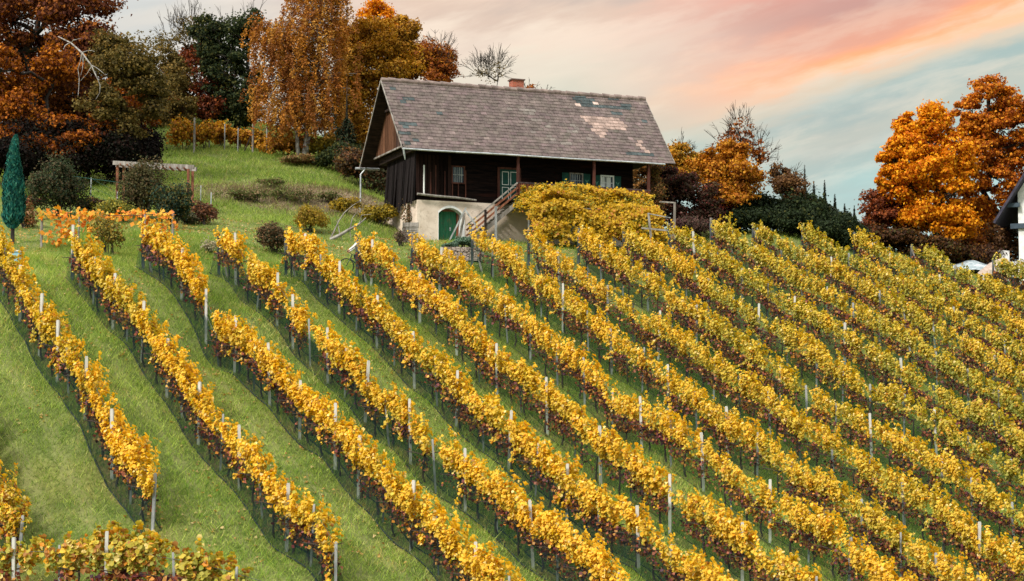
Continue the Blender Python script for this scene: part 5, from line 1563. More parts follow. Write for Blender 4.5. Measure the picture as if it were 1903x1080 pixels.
# vines and posts at the top of the meadow
VG = 'young orange vines at the top of the meadow'
VO = [(0.50, 0.22, 0.03), (0.60, 0.32, 0.03), (0.36, 0.13, 0.02), (0.24, 0.16, 0.03)]
for px, Y, w, h, lab in ((335, 143, 2.4, 2.9, 'largest orange vine, leftmost on the meadow crest'), (372, 144, 1.7, 2.4, 'orange vine second from the left on the meadow crest'), (405, 147, 1.9, 2.3, 'yellow orange vine behind the middle of the meadow crest'),
                         (440, 147, 1.7, 2.2, 'orange vine left of the slanted stake'), (478, 147, 1.5, 1.9, 'small orange vine beside the weeping birch')):
    p = foot(px, Y)
    bush('orange_vine', lab, p, w, h, VO, [1, 1, .7, .5], 2600, 0.19, cat='vine', group=VG, stems=4)
for px, Y, h, lab in ((355, 141.5, 2.6, 'thick wooden post before the largest orange vine'), (383, 145, 2.0, 'thin grey post second from the left on the meadow crest'), (412, 145, 2.0, 'thin grey post in the middle of the meadow crest'), (437, 145, 1.8, 'thin grey post left of the slanted stake'), (465, 144, 2.3, 'grey post with the slanted stake'), (491, 144, 2.2, 'grey post nearest the weeping birch')):
    p = foot(px, Y)
    t_ = empty('vineyard_post', p, lab, 'post', 'posts at the top of the meadow')
    b = MB(); b.tube([p - np.array([0, 0, .3]), p + np.array([0.02, 0, h])], [0.085 if h > 2.2 else 0.05, 0.07 if h > 2.2 else 0.045], 8); b.build('shaft', M_OLDWOOD if h > 2.2 else M_POSTG, t_)
    if px == 465:
        b = MB(); b.beam(p + np.array([-0.75, 0, -0.1]), p + np.array([-0.02, 0, 1.7]), 0.08); b.build('slanted_stake', M_DARKWOOD, t_)

# ------------------------------------------------------------------ garden on the left
p = foot(18, 92)
cy = empty('cypress_tree', p, 'slender blue green columnar conifer at the left edge', 'conifer')
n = 9000
t = rng.random(n) ** 0.9
Hc_ = at(18, 255, 92)[2] - p[2]
z0 = Hc_ * 0.16
prof_r = np.interp(t, [0, 0.10, 0.3, 0.6, 0.85, 0.93, 1.0], [0.16, 0.52, 0.56, 0.40, 0.19, 0.13, 0.03])
a = rng.uniform(0, 6.283, n)
rr = prof_r * (0.55 + 0.75 * fbm(a * 2.0, t * 9, 121, 3)) * np.sqrt(rng.uniform(0.35, 1, n))
P = np.column_stack([np.cos(a) * rr + 0.08 * np.sin(t * 7) * t, np.sin(a) * rr, z0 + t * (Hc_ - z0)])
up_ = np.column_stack([np.cos(a) * 0.35, np.sin(a) * 0.35, np.ones(n)]) + rng.normal(0, 0.16, (n, 3))
nr = np.column_stack([np.cos(a), np.sin(a), 0.2 + 0 * a]) + rng.normal(0, 0.4, (n, 3))
cpal = np.array([(0.012, 0.105, 0.085), (0.022, 0.14, 0.11), (0.008, 0.055, 0.05), (0.045, 0.16, 0.11)])
link_mesh('crown', leaf_mesh('crown', P, nr, rng.uniform(0.18, 0.36, n), pick(cpal, np.ones((n, 4))) * rng.uniform(0.6, 1.2, (n, 1)), aspect=0.28, updir=up_), M_NEEDLE, cy)
b = MB(); b.tube([p - np.array([0, 0, .2]), p + np.array([0, 0, z0 + 1.2])], [0.11, 0.07], 8); b.build('trunk', M_BARK, cy)

GS = 'shrubs along the garden fence'
bush('garden_shrub', 'large round grey green shrub left of the garden fence', on(110, 405), 3.3, 3.8, SHRUBG, [1, 1, .9, .6], 13000, 0.12, group=GS, clumps=20)
bush('garden_shrub', 'tall olive shrub hiding the middle of the timber pergola', on(262, 408), 3.0, 3.7, [(0.075, 0.075, 0.03), (0.10, 0.085, 0.035), (0.12, 0.08, 0.04), (0.045, 0.055, 0.03)], [1, 1, .7, .6], 11000, 0.12, group=GS, clumps=18)
bush('garden_shrub', 'dark green shrub with yellowing leaves right of the tall olive shrub', on(322, 425), 2.3, 2.5, [(0.035, 0.07, 0.045), (0.06, 0.085, 0.035), (0.13, 0.10, 0.03), (0.03, 0.05, 0.035)], [1.2, 1, .5, .6], 9000, 0.12, group=GS, clumps=16)
bush('garden_shrub', 'rust coloured shrub against the right end fence posts', on(378, 418), 1.4, 1.7, [(0.30, 0.12, 0.05), (0.22, 0.10, 0.06), (0.16, 0.09, 0.06), (0.12, 0.09, 0.05)], [1, 1, .8, .6], 3600, 0.11, group=GS)
bush('garden_shrub', 'low pale green ground shrub below the rusty shrub', on(352, 418), 1.8, 0.8, [(0.13, 0.12, 0.07), (0.09, 0.10, 0.05), (0.18, 0.13, 0.08), (0.06, 0.08, 0.04)], [1, 1, .6, .6], 2600, 0.11, group=GS)
bush('garden_shrub', 'orange pink rose shrub behind the blue green conifer', foot(40, 99), 1.0, 1.6, [(0.40, 0.16, 0.07), (0.26, 0.12, 0.04), (0.50, 0.28, 0.16), (0.16, 0.13, 0.04)], [1, 1, .4, .8], 2400, 0.12, group=GS)
bush('garden_shrub', 'dark shrub with red tips low beside the large round shrub', on(60, 388), 1.3, 1.0, [(0.24, 0.03, 0.04), (0.12, 0.03, 0.03), (0.05, 0.05, 0.025), (0.28, 0.13, 0.09)], [.7, 1, 1, .4], 2400, 0.11, group=GS)
bush('garden_shrub', 'variegated shrub with bright yellow edge under the fence', on(168, 398), 1.6, 1.1, [(0.42, 0.36, 0.04), (0.07, 0.05, 0.03), (0.16, 0.06, 0.05), (0.04, 0.04, 0.02)], [.6, 1, .6, 1], 3000, 0.11, group=GS)
bush('garden_shrub', 'yellow green shrub under the orange trellis leaves', on(215, 412), 2.0, 1.3, [(0.30, 0.26, 0.05), (0.20, 0.21, 0.05), (0.38, 0.30, 0.05), (0.12, 0.14, 0.04)], [1, 1, .6, .5], 3600, 0.11, group=GS)
bush('garden_tree', 'little tree with thin yellowing leaves below the orange trellis', on(203, 475), 1.6, 2.3, [(0.34, 0.25, 0.05), (0.22, 0.20, 0.05), (0.42, 0.26, 0.05), (0.16, 0.12, 0.05)], [1, 1, .4, .5], 1500, 0.12, cat='small tree', clumps=12)
bush('pale_shrub', 'tiny pale feathery shrub on the lawn', on(390, 472), 0.9, 0.95, [(0.46, 0.40, 0.26), (0.34, 0.32, 0.18), (0.28, 0.22, 0.12), (0.5, 0.46, 0.34)], [1, 1, .5, .6], 700, 0.09, cat='shrub', clumps=8)
bush('lawn_shrub', 'round yellow bush on the lawn beneath the meadow', on(575, 432), 1.95, 1.9, [(0.36, 0.26, 0.035), (0.28, 0.22, 0.04), (0.24, 0.13, 0.03), (0.45, 0.30, 0.04)], [1, 1, .6, .6], 6500, 0.10, group='bushes on the lawn', clumps=18)
bush('lawn_shrub', 'brown reddish bush on the lawn behind the vine row end', on(512, 472), 1.9, 1.75, [(0.17, 0.09, 0.05), (0.13, 0.09, 0.05), (0.22, 0.12, 0.06), (0.08, 0.08, 0.04)], [1, 1, .6, .6], 6500, 0.10, group='bushes on the lawn', clumps=18)
bush('corner_shrub', 'thin reddish shrub climbing the left corner of the plastered cellar', on(765, 445), 1.3, 2.9, [(0.20, 0.13, 0.06), (0.26, 0.12, 0.07), (0.12, 0.11, 0.05), (0.36, 0.26, 0.16)], [1, .7, 1, .3], 2300, 0.11)
bush('dry_perennial', 'dry brown stalks beside the stacked crates at the cellar corner', on(745, 458), 0.8, 1.1, [(0.16, 0.10, 0.08), (0.12, 0.08, 0.06), (0.2, 0.13, 0.1), (0.1, 0.1, 0.05)], [1, 1, 1, .4], 900, 0.08, cat='plant')
bush('lavender_cushion', 'blue green cushion plant on the low stone wall before the green door', on(858, 462), 1.4, 0.75, [(0.12, 0.20, 0.13), (0.16, 0.25, 0.17), (0.08, 0.14, 0.09), (0.22, 0.28, 0.2)], [1, 1, .8, .4], 2600, 0.09, cat='plant', clumps=10)
bush('lavender_cushion', 'smaller grey green cushion plant left on the low stone wall', on(838, 465), 1.0, 0.55, [(0.10, 0.16, 0.11), (0.14, 0.22, 0.15), (0.08, 0.12, 0.08), (0.2, 0.25, 0.18)], [1, 1, .8, .4], 1700, 0.09, cat='plant', clumps=8)

# timber pergola behind the shrubs
pl = foot(212, 114); prr = foot(345, 112)
DPT = 0.9
tpg = empty('timber_pergola', pl, 'reddish timber pergola with a pale top beam behind the garden shrubs', 'pergola')
zt = at(212, 303, 114)[2]
zt2 = at(345, 311, 112)[2]
for q, zq in ((pl, zt), (prr, zt2), (pl + np.array([0.2, DPT, 0]), zt), (prr + np.array([0.1, DPT, 0]), zt2)):
    q = np.array([q[0], q[1], float(gz(q[0], q[1])) - 0.2])
    b = MB(); b.beam(q, (q[0], q[1], zq - 0.1), 0.14); b.build('post', M_REDWOOD, tpg)
for dy in (0.0, DPT):
    b = MB(); b.beam((pl[0] - 0.25, pl[1] + dy - 0.09, zt), (prr[0] + 0.35, prr[1] + dy - 0.09, zt2), 0.09, 0.24); b.build('top_beam', M_OLDWOOD, tpg)
for k in range(10):
    f = (k + 0.5) / 10
    q = pl * (1 - f) + prr * f; zq = zt * (1 - f) + zt2 * f
    b = MB(); b.beam((q[0], q[1] - 0.30, zq - 0.10), (q[0], q[1] + DPT + 0.2, zq - 0.10), 0.07, 0.09); b.build('cross_rafter', M_REDWOOD, tpg)

# wire fence of the garden
fe = on(172, 378); fe2 = on(390, 415)
fn = empty('wire_fence', fe, 'thin wire mesh garden fence with pale metal posts', 'fence')
FP = [on(168, 372), on(217, 388), on(330, 402), on(372, 392), on(391, 414)]
FH = [1.35, 1.0, 1.2, 1.5, 1.75]
for q, h in zip(FP, FH):
    b = MB(); b.tube([q - np.array([0, 0, .2]), q + np.array([0.03, 0, h])], 0.03, 6); b.build('fence_post', M_ZINC, fn)
for k in (0, 1, 2):
    for u in (0.25, 0.6, 0.97):
        b = MB(); b.tube([FP[k] + np.array([0, 0, FH[k] * u]), FP[k + 1] + np.array([0, 0, FH[k + 1] * u])], 0.009, 4); b.build('fence_wire', M_GREEND, fn)
b = MB(); b.tube([FP[0] + np.array([-1.0, -0.1, FH[0] + 0.06]), FP[1] + np.array([1.0, 0, FH[1] + 0.42])], 0.02, 5); b.build('top_rail', M_GREEND, fn)

# orange vine on the low trellis
tp = [on(77, 462), on(146, 458), on(268, 480), on(321, 446)]
trl = empty('trellis_vine', tp[0], 'low trellis of thin posts hung with large orange vine leaves', 'vine')
th_ = [at(77, 408, tp[0][1])[2], at(146, 402, tp[1][1])[2], at(266, 400, tp[2][1])[2], at(321, 394, tp[3][1])[2]]
for q, h, mt in zip(tp, th_, (M_OLDWOOD, M_POSTG, M_POSTG, M_OLDWOOD)):
    b = MB(); b.tube([q - np.array([0, 0, .2]), (q[0], q[1], h + 0.05)], 0.065 if mt is M_OLDWOOD else 0.04, 7); b.build('trellis_post', mt, trl)
LP = []
Yt = tp[0][1]
def spray(px0, py0, px1, py1, n, sx, sy):
    t = rng.random(n)
    for q in t:
        px = px0 + (px1 - px0) * q + rng.normal(0, sx); py = py0 + (py1 - py0) * q + rng.normal(0, sy)
        LP.append(at(px, py, Yt + 0.04 * (px - 77) * 0.3 + rng.normal(0, 0.25)))
spray(68, 400, 92, 398, 26, 3, 4); spray(100, 396, 130, 412, 50, 8, 8); spray(105, 420, 140, 438, 60, 9, 8); spray(138, 398, 205, 404, 90, 4, 5); spray(150, 420, 180, 424, 26, 5, 5)
spray(85, 430, 110, 460, 30, 6, 6); spray(205, 402, 262, 398, 60, 4, 5); spray(262, 398, 320, 404, 60, 5, 5); spray(270, 410, 310, 430, 60, 10, 8); spray(165, 440, 186, 452, 12, 3, 4); spray(322, 408, 330, 428, 9, 2, 5)
LP = np.array(LP)
po = np.array([(0.80, 0.33, 0.03), (0.80, 0.24, 0.03), (0.82, 0.46, 0.05), (0.55, 0.42, 0.06)])
link_mesh('foliage', leaf_mesh('foliage', LP - np.array(trl.location), rng.normal(0, 0.6, LP.shape) + np.array([-.2, -.8, .5]), rng.uniform(0.16, 0.30, len(LP)), pick(po, np.tile([1, .8, .7, .35], (len(LP), 1))) * rng.uniform(0.8, 1.1, (len(LP), 1))), M_LEAF, trl)
b = MB(); b.tube([(*tp[0][:2], th_[0]), (*tp[1][:2], th_[1])], 0.018, 5); b.build('vine_cane', M_VBARK, trl)
b = MB(); b.tube([(*tp[1][:2], th_[1]), (*tp[2][:2], th_[2]), (*tp[3][:2], th_[3])], 0.018, 5); b.build('vine_cane', M_VBARK, trl)

# tapering blue trough by the conifer
p = on(24, 486, 78, 95)
tb = empty('water_trough', p, 'pale blue water trough in the grass beside the conifer', 'trough')
b = MB(); b.box(p + np.array([0, 0, 0.2]), (0.62, 0.5, 0.45)); b.build('basin', mat_noise('blue_plastic', (0.22, 0.42, 0.50), (0.3, 0.5, 0.58), 3, bump=0.1), tb)
b = MB()
for dx, dy, w, d in ((0, -.27, .70, .06), (0, .27, .70, .06), (-.32, 0, .06, .48), (.32, 0, .06, .48)): b.box(p + np.array([dx, dy, 0.44]), (w, d, 0.06))
b.build('rim', M_WHITE, tb)

# dead branch lying on the lawn edge
p = on(613, 446)
dbr = empty('dead_branch', p, 'bare grey fallen branch leaning on the lawn', 'branch')
b = MB(); Yb = p[1]
M0 = [p, at(632, 437, Yb + .1), at(650, 426, Yb + .2), at(668, 416, Yb + .3), at(680, 405, Yb + .4)]
b.tube(M0, [0.11, 0.10, 0.08, 0.055, 0.03], 7)
for s_, pts, r in ((0, [(630, 410), (640, 395), (655, 382), (668, 374)], 0.05), (2, [(655, 405), (665, 392)], 0.04), (1, [(640, 455)], 0.03), (2, [(652, 446)], 0.03), (3, [(672, 400), (690, 398)], 0.03), (1, [(628, 418), (626, 405)], 0.035)):
    pp_ = [M0[s_]] + [at(x, y, Yb + 0.2) for x, y in pts]
    b.tube(pp_, np.linspace(r, 0.012, len(pp_)), 5)
b.build('branch', M_OLDWOOD, dbr)

# stacked slatted crates at the cellar corner
for k in range(4):
    p = on(762, 452); z_ = p[2] + 0.02 + 0.29 * k
    q = np.array([p[0] + 0.03 * (k % 2), p[1], z_])
    cr = empty('slatted_crate', q, ['weathered slatted crate at the bottom of the stack by the cellar corner', 'slatted crate second from the bottom of the stack by the cellar corner', 'slatted crate third from the bottom of the stack by the cellar corner', 'topmost slatted crate of the stack by the cellar corner'][k], 'crate', 'crates stacked at the cellar corner')
    b = MB()
    for zz_ in (0.05, 0.14, 0.23):
        for dy in (-.2, .2): b.box(q + np.array([0, dy, zz_]), (0.9, 0.02, 0.06))
        for dx in (-.44, .44): b.box(q + np.array([dx, 0, zz_]), (0.02, 0.38, 0.06))
    b.box(q + np.array([0, 0, 0.012]), (0.86, 0.37, 0.02))
    b.build('slats', M_OLDWOOD, cr)
    for dx in (-.42, .42):
        b = MB(); b.box(q + np.array([dx, -.222, 0.135]), (0.06, 0.022, 0.27)); b.build('corner_post', M_OLDWOOD, cr)

# leaning poles before the green door
p = hw(3.9, -0.6, -5.3); p[2] = float(gz(p[0], p[1]))
tre = empty('pole_trestle', p, 'leaning grey timber poles joined at the top before the green door', 'trestle')
Yp = p[1]
for (x0, y0), (x1, y1), r, dy in (((831, 462), (866, 386), 0.045, 0.0), ((852, 462), (863, 396), 0.075, 0.3), ((888, 424), (865, 391), 0.05, -0.1)):
    a_, c_ = at(x0, y0, Yp + dy), at(x1, y1, Yp + dy + 0.1)
    if y0 > 450: a_[2] = float(gz(a_[0], a_[1])) - 0.1
    b = MB(); b.beam(a_, c_, r * 2); b.build('pole', M_POSTG if r < .07 else M_OLDWOOD, tre)

# low stone wall below the door terrace
def mat_stone():
    m = bpy.data.materials.new('rubble_stone'); m.use_nodes = True
    t = NT(m.node_tree)
    o = t.n('ShaderNodeOutputMaterial'); p = t.n('ShaderNodeBsdfPrincipled'); p.inputs['Roughness'].default_value = 0.9
    tc = t.n('ShaderNodeTexCoord'); mp = t.n('ShaderNodeMapping'); mp.inputs['Scale'].default_value = (1, 1, 2.2); t.l(tc.outputs['Object'], mp.inputs[0])
    v = t.n('ShaderNodeTexVoronoi'); v.inputs['Scale'].default_value = 3.2; t.l(mp.outputs[0], v.inputs['Vector'])
    e = t.n('ShaderNodeTexVoronoi', feature='DISTANCE_TO_EDGE'); e.inputs['Scale'].default_value = 3.2; t.l(mp.outputs[0], e.inputs['Vector'])
    c = t.mix(t.m('MULTIPLY', v.outputs['Color'], 1.0), (0.26, 0.20, 0.17, 1), (0.44, 0.36, 0.31, 1))
    c = t.mix(t.smooth(e.outputs['Distance'], 0.01, 0.06), (0.10, 0.08, 0.07, 1), c)
    t.l(c, p.inputs['Base Color'])
    b = t.n('ShaderNodeBump'); b.inputs['Strength'].default_value = 0.7; b.inputs['Distance'].default_value = 0.05
    t.l(t.smooth(e.outputs['Distance'], 0.0, 0.12), b.inputs['Height']); t.l(b.outputs[0], p.inputs['Normal']); t.l(p.outputs[0], o.inputs[0])
    return m


b = MB()
qa, qb = on(822, 482), on(895, 488)
mid = (qa + qb) / 2; d_ = (qb - qa); d_[2] = 0; Lw = np.linalg.norm(d_); d_ /= Lw
n_ = np.array([-d_[1], d_[0], 0])
for k in range(9):
    for r_ in range(3):
        x0 = -Lw / 2 + Lw * (k + 0.5 * (r_ % 2)) / 9
        b.box(mid + d_ * (x0 + Lw / 18) + np.array([0, 0, 0.10 + 0.24 * r_]) + n_ * rng.normal(0, 0.02), (Lw / 9 - 0.02, 0.4, 0.23), np.stack([d_, n_, [0, 0, 1]], 1))
stw = empty('stone_wall', mid, 'low rubble stone wall below the cellar door', 'wall'); stw['kind'] = 'thing'
b.build('stones', mat_stone(), stw)

# grey pole railing right of the pergola
rp_ = foot(1212, 113)
prl = empty('pole_railing', rp_, 'grey wooden pole railing between pergola and purple shrub', 'railing')
Yr = 112.5
for (x0, y0), (x1, y1), w_ in (((1213, 442), (1205, 396), 0.12), ((1205, 397), (1246, 405), 0.05), ((1192, 424), (1246, 429), 0.10), ((1252, 440), (1254, 376), 0.13), ((1226, 375), (1255, 377), 0.08), ((1246, 470), (1246, 425), 0.12)):
    a_, c_ = at(x0, y0, Yr), at(x1, y1, Yr + 0.15)
    if y0 >= 440: a_[2] = min(a_[2], float(gz(a_[0], a_[1])) - 0.1)
    b = MB(); b.beam(a_, c_, w_); b.build('pole', M_OLDWOOD if w_ > .06 else M_POSTG, prl)
pb_ = foot(1324, 115)
bp = empty('bare_post', pb_, 'tall bare grey post before the purple shrub', 'post')
b = MB(); zt = at(1325, 405, 115)[2]; b.tube([pb_ - np.array([0, 0, .2]), (pb_[0], pb_[1], zt)], 0.085, 8); b.build('shaft', M_OLDWOOD, bp)

# ------------------------------------------------------------------ right edge: white house, wall, tarpaulin, heaps
YW = 129.0
hx = at(1897, 400, YW)
e0 = at(1845, 413, YW)
whs = empty('white_house', (e0[0], e0[1], float(gz(e0[0], e0[1]))), 'white rendered house with a dark overhanging roof at the right edge', 'house', None, -math.radians(24))
zb = float(whs.location[2]) - 9.0
e0 = at(1845, 413, YW)              # eave end of the verge
ez = e0[2]
wx = e0[0] + 1.53
rise = math.tan(math.radians(57)); rx = 6.0
RT = e0[0] + rx
b = MB()
wy0, wy1 = YW + 0.9, YW + 9
xr = 2 * RT - wx
zr = lambda x: ez + (min(x, 2 * RT - x) - e0[0]) * rise - 0.35
pts = [(wx, wy0, zb), (xr, wy0, zb), (xr, wy0, zr(xr)), (RT, wy0, zr(RT)), (wx, wy0, zr(wx))]
b.poly_prism(pts, wy1 - wy0, (0, 1, 0))
b.build('wall', M_WHITE, whs)
M_DKROOF = mat_noise('slate_blue_boards', (0.035, 0.055, 0.075), (0.06, 0.085, 0.11), 4, rough=0.5, bump=0.1)
M_SOFFIT = mat_noise('dark_soffit', (0.030, 0.028, 0.045), (0.06, 0.055, 0.08), 3, stretch=(1, 6, 1), bump=0.2)
b = MB()
nrm_ = np.array([-rise, 0, 1]) / math.hypot(rise, 1)
for sg in (1, -1):
    A0 = np.array([e0[0], YW, ez]); A1 = np.array([RT, YW, ez + rx * rise])
    if sg < 0: A0[0] = 2 * RT - A0[0]
    nn = nrm_ * np.array([sg, 1, 1]) * 0.16
    B0, B1 = A0 + np.array([0, 10, 0]), A1 + np.array([0, 10, 0])
    b.add([A0, A1, B1, B0, A0 - nn, A1 - nn, B1 - nn, B0 - nn], [(0, 1, 2, 3), (4, 7, 6, 5), (0, 4, 5, 1), (2, 6, 7, 3), (0, 3, 7, 4)])
rf = b.build('roof', M_SOFFIT, whs)
b = MB(); b.beam(e0 + np.array([-0.02, -0.03, 0.02]), np.array([RT, YW - 0.03, ez + rx * rise]), 0.06, 0.30, up=(0, 1, 0)); b.build('verge_board', M_DKROOF, rf)
b = MB(); b.beam(e0 + np.array([0.42, -0.02 + 0.08, 0.1]), np.array([RT + 0.1, YW + 0.06, ez + rx * rise - 0.55]), 0.05, 0.10, up=(0, 1, 0)); b.build('inner_verge_board', M_DKROOF, rf)
b = MB(); b.tube([e0 + np.array([-0.06, -0.05, -0.05]), e0 + np.array([-0.06, 10, -0.05])], 0.07, 8); b.tube([e0 + np.array([-0.02, 0.0, -0.10]), np.array([wx + 0.1, YW + 0.05, ez - 0.10])], 0.05, 8); b.build('gutter', M_DKROOF, rf)
b = MB(); b.box((wx + 0.2, YW + 0.80, ez - 0.25), (1.4, 0.2, 0.34)); b.build('purlin', M_DKROOF, whs)
b = MB(); b.box((wx - 0.35, YW + 0.62, ez + 1.15), (1.0, 0.3, 0.28)); b.build('purlin', M_DKROOF, whs)
for zz_ in (-1.9, 1.6):
    for k in (-1.6, 1.6):
        b = MB(); b.box((RT + k, wy0 - 0.02, ez + zz_), (1.0, 0.06, 1.3)); wf = b.build('window', M_WHITE, whs)
        b = MB(); b.box((RT + k, wy0 - 0.056, ez + zz_), (0.82, 0.02, 1.12)); b.build('pane', M_GLASS, wf)

qa, qb = at(1768, 474, 132), at(1876, 480, 129)
cw = empty('concrete_wall', ((qa + qb) / 2)[0:2].tolist() + [float(gz(*((qa + qb) / 2)[:2]))], 'low pale concrete wall behind the top of the vineyard', 'wall'); cw['kind'] = 'thing'
b = MB()
d_ = qb - qa; L_ = np.linalg.norm(d_[:2])
ztw = at(1770, 459, 132)[2]; ztw2 = at(1876, 466, 129)[2]
b.add([(*qa[:2], ztw - 3), (*qb[:2], ztw2 - 3), (qb[0], qb[1] + .25, ztw2 - 3), (qa[0], qa[1] + .25, ztw - 3), (*qa[:2], ztw), (*qb[:2], ztw2), (qb[0], qb[1] + .25, ztw2), (qa[0], qa[1] + .25, ztw)],
      [(0, 1, 5, 4), (1, 2, 6, 5), (2, 3, 7, 6), (3, 0, 4, 7), (4, 5, 6, 7), (3, 2, 1, 0)])
b.build('panel', mat_noise('pale_concrete', (0.50, 0.49, 0.47), (0.68, 0.67, 0.65), 2), cw)


def mound(name, label, cat, c, rx, ry, h, mat, seed, kind=None):
    k = 28
    g = np.linspace(-1.25, 1.25, k); X, Y = np.meshgrid(g, g)
    R_ = np.sqrt(X ** 2 + Y ** 2)
    Z = h * np.clip(1 - R_ ** 1.7, -0.8, 1) * (0.75 + 0.5 * fbm(X * 2 + 9, Y * 2 + 9, seed, 3))
    wx_, wy_ = c[0] + X * rx, c[1] + Y * ry
    V_ = np.column_stack([(wx_ - c[0]).ravel(), (wy_ - c[1]).ravel(), Z.ravel()])
    i_ = (np.arange(k - 1)[:, None] * k + np.arange(k - 1)[None]).ravel()
    me = np_mesh(name, V_, np.stack([i_, i_ + 1, i_ + k + 1, i_ + k], 1))
    me.polygons.foreach_set('use_smooth', np.ones(len(me.polygons), bool))
    o = link_mesh(name, me, mat); o.location = c
    return tag(o, label, cat)


c = at(1828, 487, 128); mound('tarpaulin', 'pale blue grey tarpaulin spread over a heap beside the concrete wall', 'tarpaulin', (c[0] - 0.5, c[1] + 1.5, c[2] - 0.25), 1.5, 0.9, 0.5, mat_noise('tarpaulin_sheet', (0.26, 0.32, 0.35), (0.55, 0.60, 0.62), 1.6, stretch=(1, 1, 4), bump=1.0, rough=0.4, c3=(0.16, 0.23, 0.27), s3=2.2), 131)
c = at(1862, 494, 126.5); mound('sand_heap', 'brownish sand heap at the crest of the vineyard', 'heap', (c[0], c[1], c[2] - 0.2), 1.3, 1.0, 0.6, mat_noise('brown_sand', (0.34, 0.26, 0.21), (0.46, 0.37, 0.31), 6), 133)
c = at(1900, 508, 126)
gh = empty('gravel_heap', (c[0], c[1], c[2] - 0.3), 'pale gravel heap below the white house', 'heap')
n = 2600
u_ = unit(rng.normal(size=(n, 3))); u_[:, 2] = np.abs(u_[:, 2])
P = u_ * np.array([1.0, 0.9, 1.15]) * rng.uniform(0.8, 1.02, (n, 1))
link_mesh('gravel', leaf_mesh('gravel', P, rng.normal(0, 1, (n, 3)) + u_, rng.uniform(0.10, 0.22, n), np.array([(0.62, 0.60, 0.58), (0.74, 0.73, 0.72), (0.42, 0.40, 0.38)])[rng.integers(0, 3, n)], fold=0.4), mat_leaf('gravel_stone', 0.0, 0.9), gh)

# ------------------------------------------------------------------ bicycle and rider behind the end of a vine row
wc = at(643.5, 499, 94.2)
gzb = float(gz(wc[0], wc[1]))
Rw = 0.36
wc[2] = gzb + Rw + 0.03
bk0 = np.array([wc[0], wc[1], wc[2] - Rw])
bike = empty('bicycle', bk0, 'dark bicycle ridden towards the left behind the end of a vine row', 'bicycle')
M_RUB = mat_noise('tyre_rubber', (0.01, 0.012, 0.014), (0.03, 0.035, 0.04), 8, bump=0)
M_FRAME = mat_noise('dark_bike_frame', (0.015, 0.03, 0.035), (0.03, 0.05, 0.055), 4, rough=0.35, bump=0)


def B(x, z, y=0.0):                # bicycle plane: x forward distance behind the front hub (to the right in the photo)
    return bk0 + np.array([x, y, Rw + z])


for xh in (0.0, 1.06):
    ang = np.linspace(0, 2 * math.pi, 33)
    b = MB(); b.tube([B(xh + Rw * math.cos(a), Rw * math.sin(a)) for a in ang], 0.026, 6, cap=False)
    wl = b.build('wheel', M_RUB, bike)
    b = MB(); b.tube([B(xh + (Rw - .035) * math.cos(a), (Rw - .035) * math.sin(a)) for a in ang], 0.012, 5, cap=False)
    for k in range(14):
        a = 2 * math.pi * k / 14; b.tube([B(xh, 0, 0.02 * (-1) ** k), B(xh + (Rw - .03) * math.cos(a), (Rw - .03) * math.sin(a))], 0.003, 3)
    b.tube([B(xh, 0, -0.05), B(xh, 0, 0.05)], 0.03, 8)
    b.tube([B(xh, 0, -0.03), B(xh, 0, -0.026)], 0.09, 14)
    b.build('rim', M_ZINC, wl)
b = MB()
hd0, hd1 = B(0.20, 0.36), B(0.27, 0.56); bb_ = B(0.66, -0.06); st = B(0.80, 0.50); rh = B(1.06, 0)
for a, c_, r in ((hd0, hd1, .022), (hd1, st - np.array([0.02, 0, 0.06]), .017), (hd0, bb_, .024), (bb_, st, .017), (bb_, rh, .012), (st, rh, .010)): b.tube([a, c_], r, 7)
for sy in (-.05, .05): b.tube([hd0 + np.array([0, sy * .6, 0]), B(0.10, 0.2, sy), B(0, 0, sy)], .014, 6)
b.build('frame', M_FRAME, bike)
hb = B(0.06, 0.70)
b = MB(); b.tube([hd1, hb + np.array([0.06, 0, 0])], .014, 6); b.tube([hb + np.array([0.10, -.30, 0.02]), hb + np.array([0.0, -.12, 0]), hb + np.array([0.0, .12, 0]), hb + np.array([0.10, .30, 0.02])], .014, 6); b.build('handlebar', M_RUB, bike)
b = MB(); b.box(B(0.84, 0.60), (0.26, 0.13, 0.06)); b.tube([st, B(0.83, 0.58)], .013, 6); b.build('saddle', M_RUB, bike)
b = MB(); b.tube([bb_ + np.array([0, -.07, 0]), bb_ + np.array([0.12, -.08, -.12])], .012, 5); b.box(bb_ + np.array([0.12, -.13, -.12]), (.09, .09, .02))
b.tube([bb_ + np.array([0, .07, 0]), bb_ + np.array([-0.12, .08, .12])], .012, 5); b.box(bb_ + np.array([-0.12, .13, .12]), (.09, .09, .02)); b.tube([bb_ + np.array([0, -.04, 0]), bb_ + np.array([0, -.035, 0])], .09, 14); b.build('pedals', M_ZINC, bike)

# rider: one skinned body, clothes as slightly larger skins
per = empty('person', B(0.80, -Rw + 0.0), 'person in white long sleeves and dark cap riding a bicycle, half hidden by vines', 'person')


def skin(name, mat, verts, edges, radii, root=0, sub=2, parent=None):
    me = bpy.data.meshes.new(name)
    off = np.array(per.location)
    me.from_pydata([tuple(np.asarray(v) - off) for v in verts], edges, [])
    o = bpy.data.objects.new(name, me); COL.objects.link(o); o.parent = parent or per
    md = o.modifiers.new('skin', 'SKIN'); md.use_smooth_shade = True
    me.skin_vertices.new() if not me.skin_vertices else None
    for k, r in enumerate(radii):
        sv_ = me.skin_vertices[0].data[k]; sv_.radius = (r, r) if np.isscalar(r) else r; sv_.use_root = (k == root)
    s_ = o.modifiers.new('subdiv', 'SUBSURF'); s_.levels = sub; s_.render_levels = sub
    me.materials.append(mat)
    return o


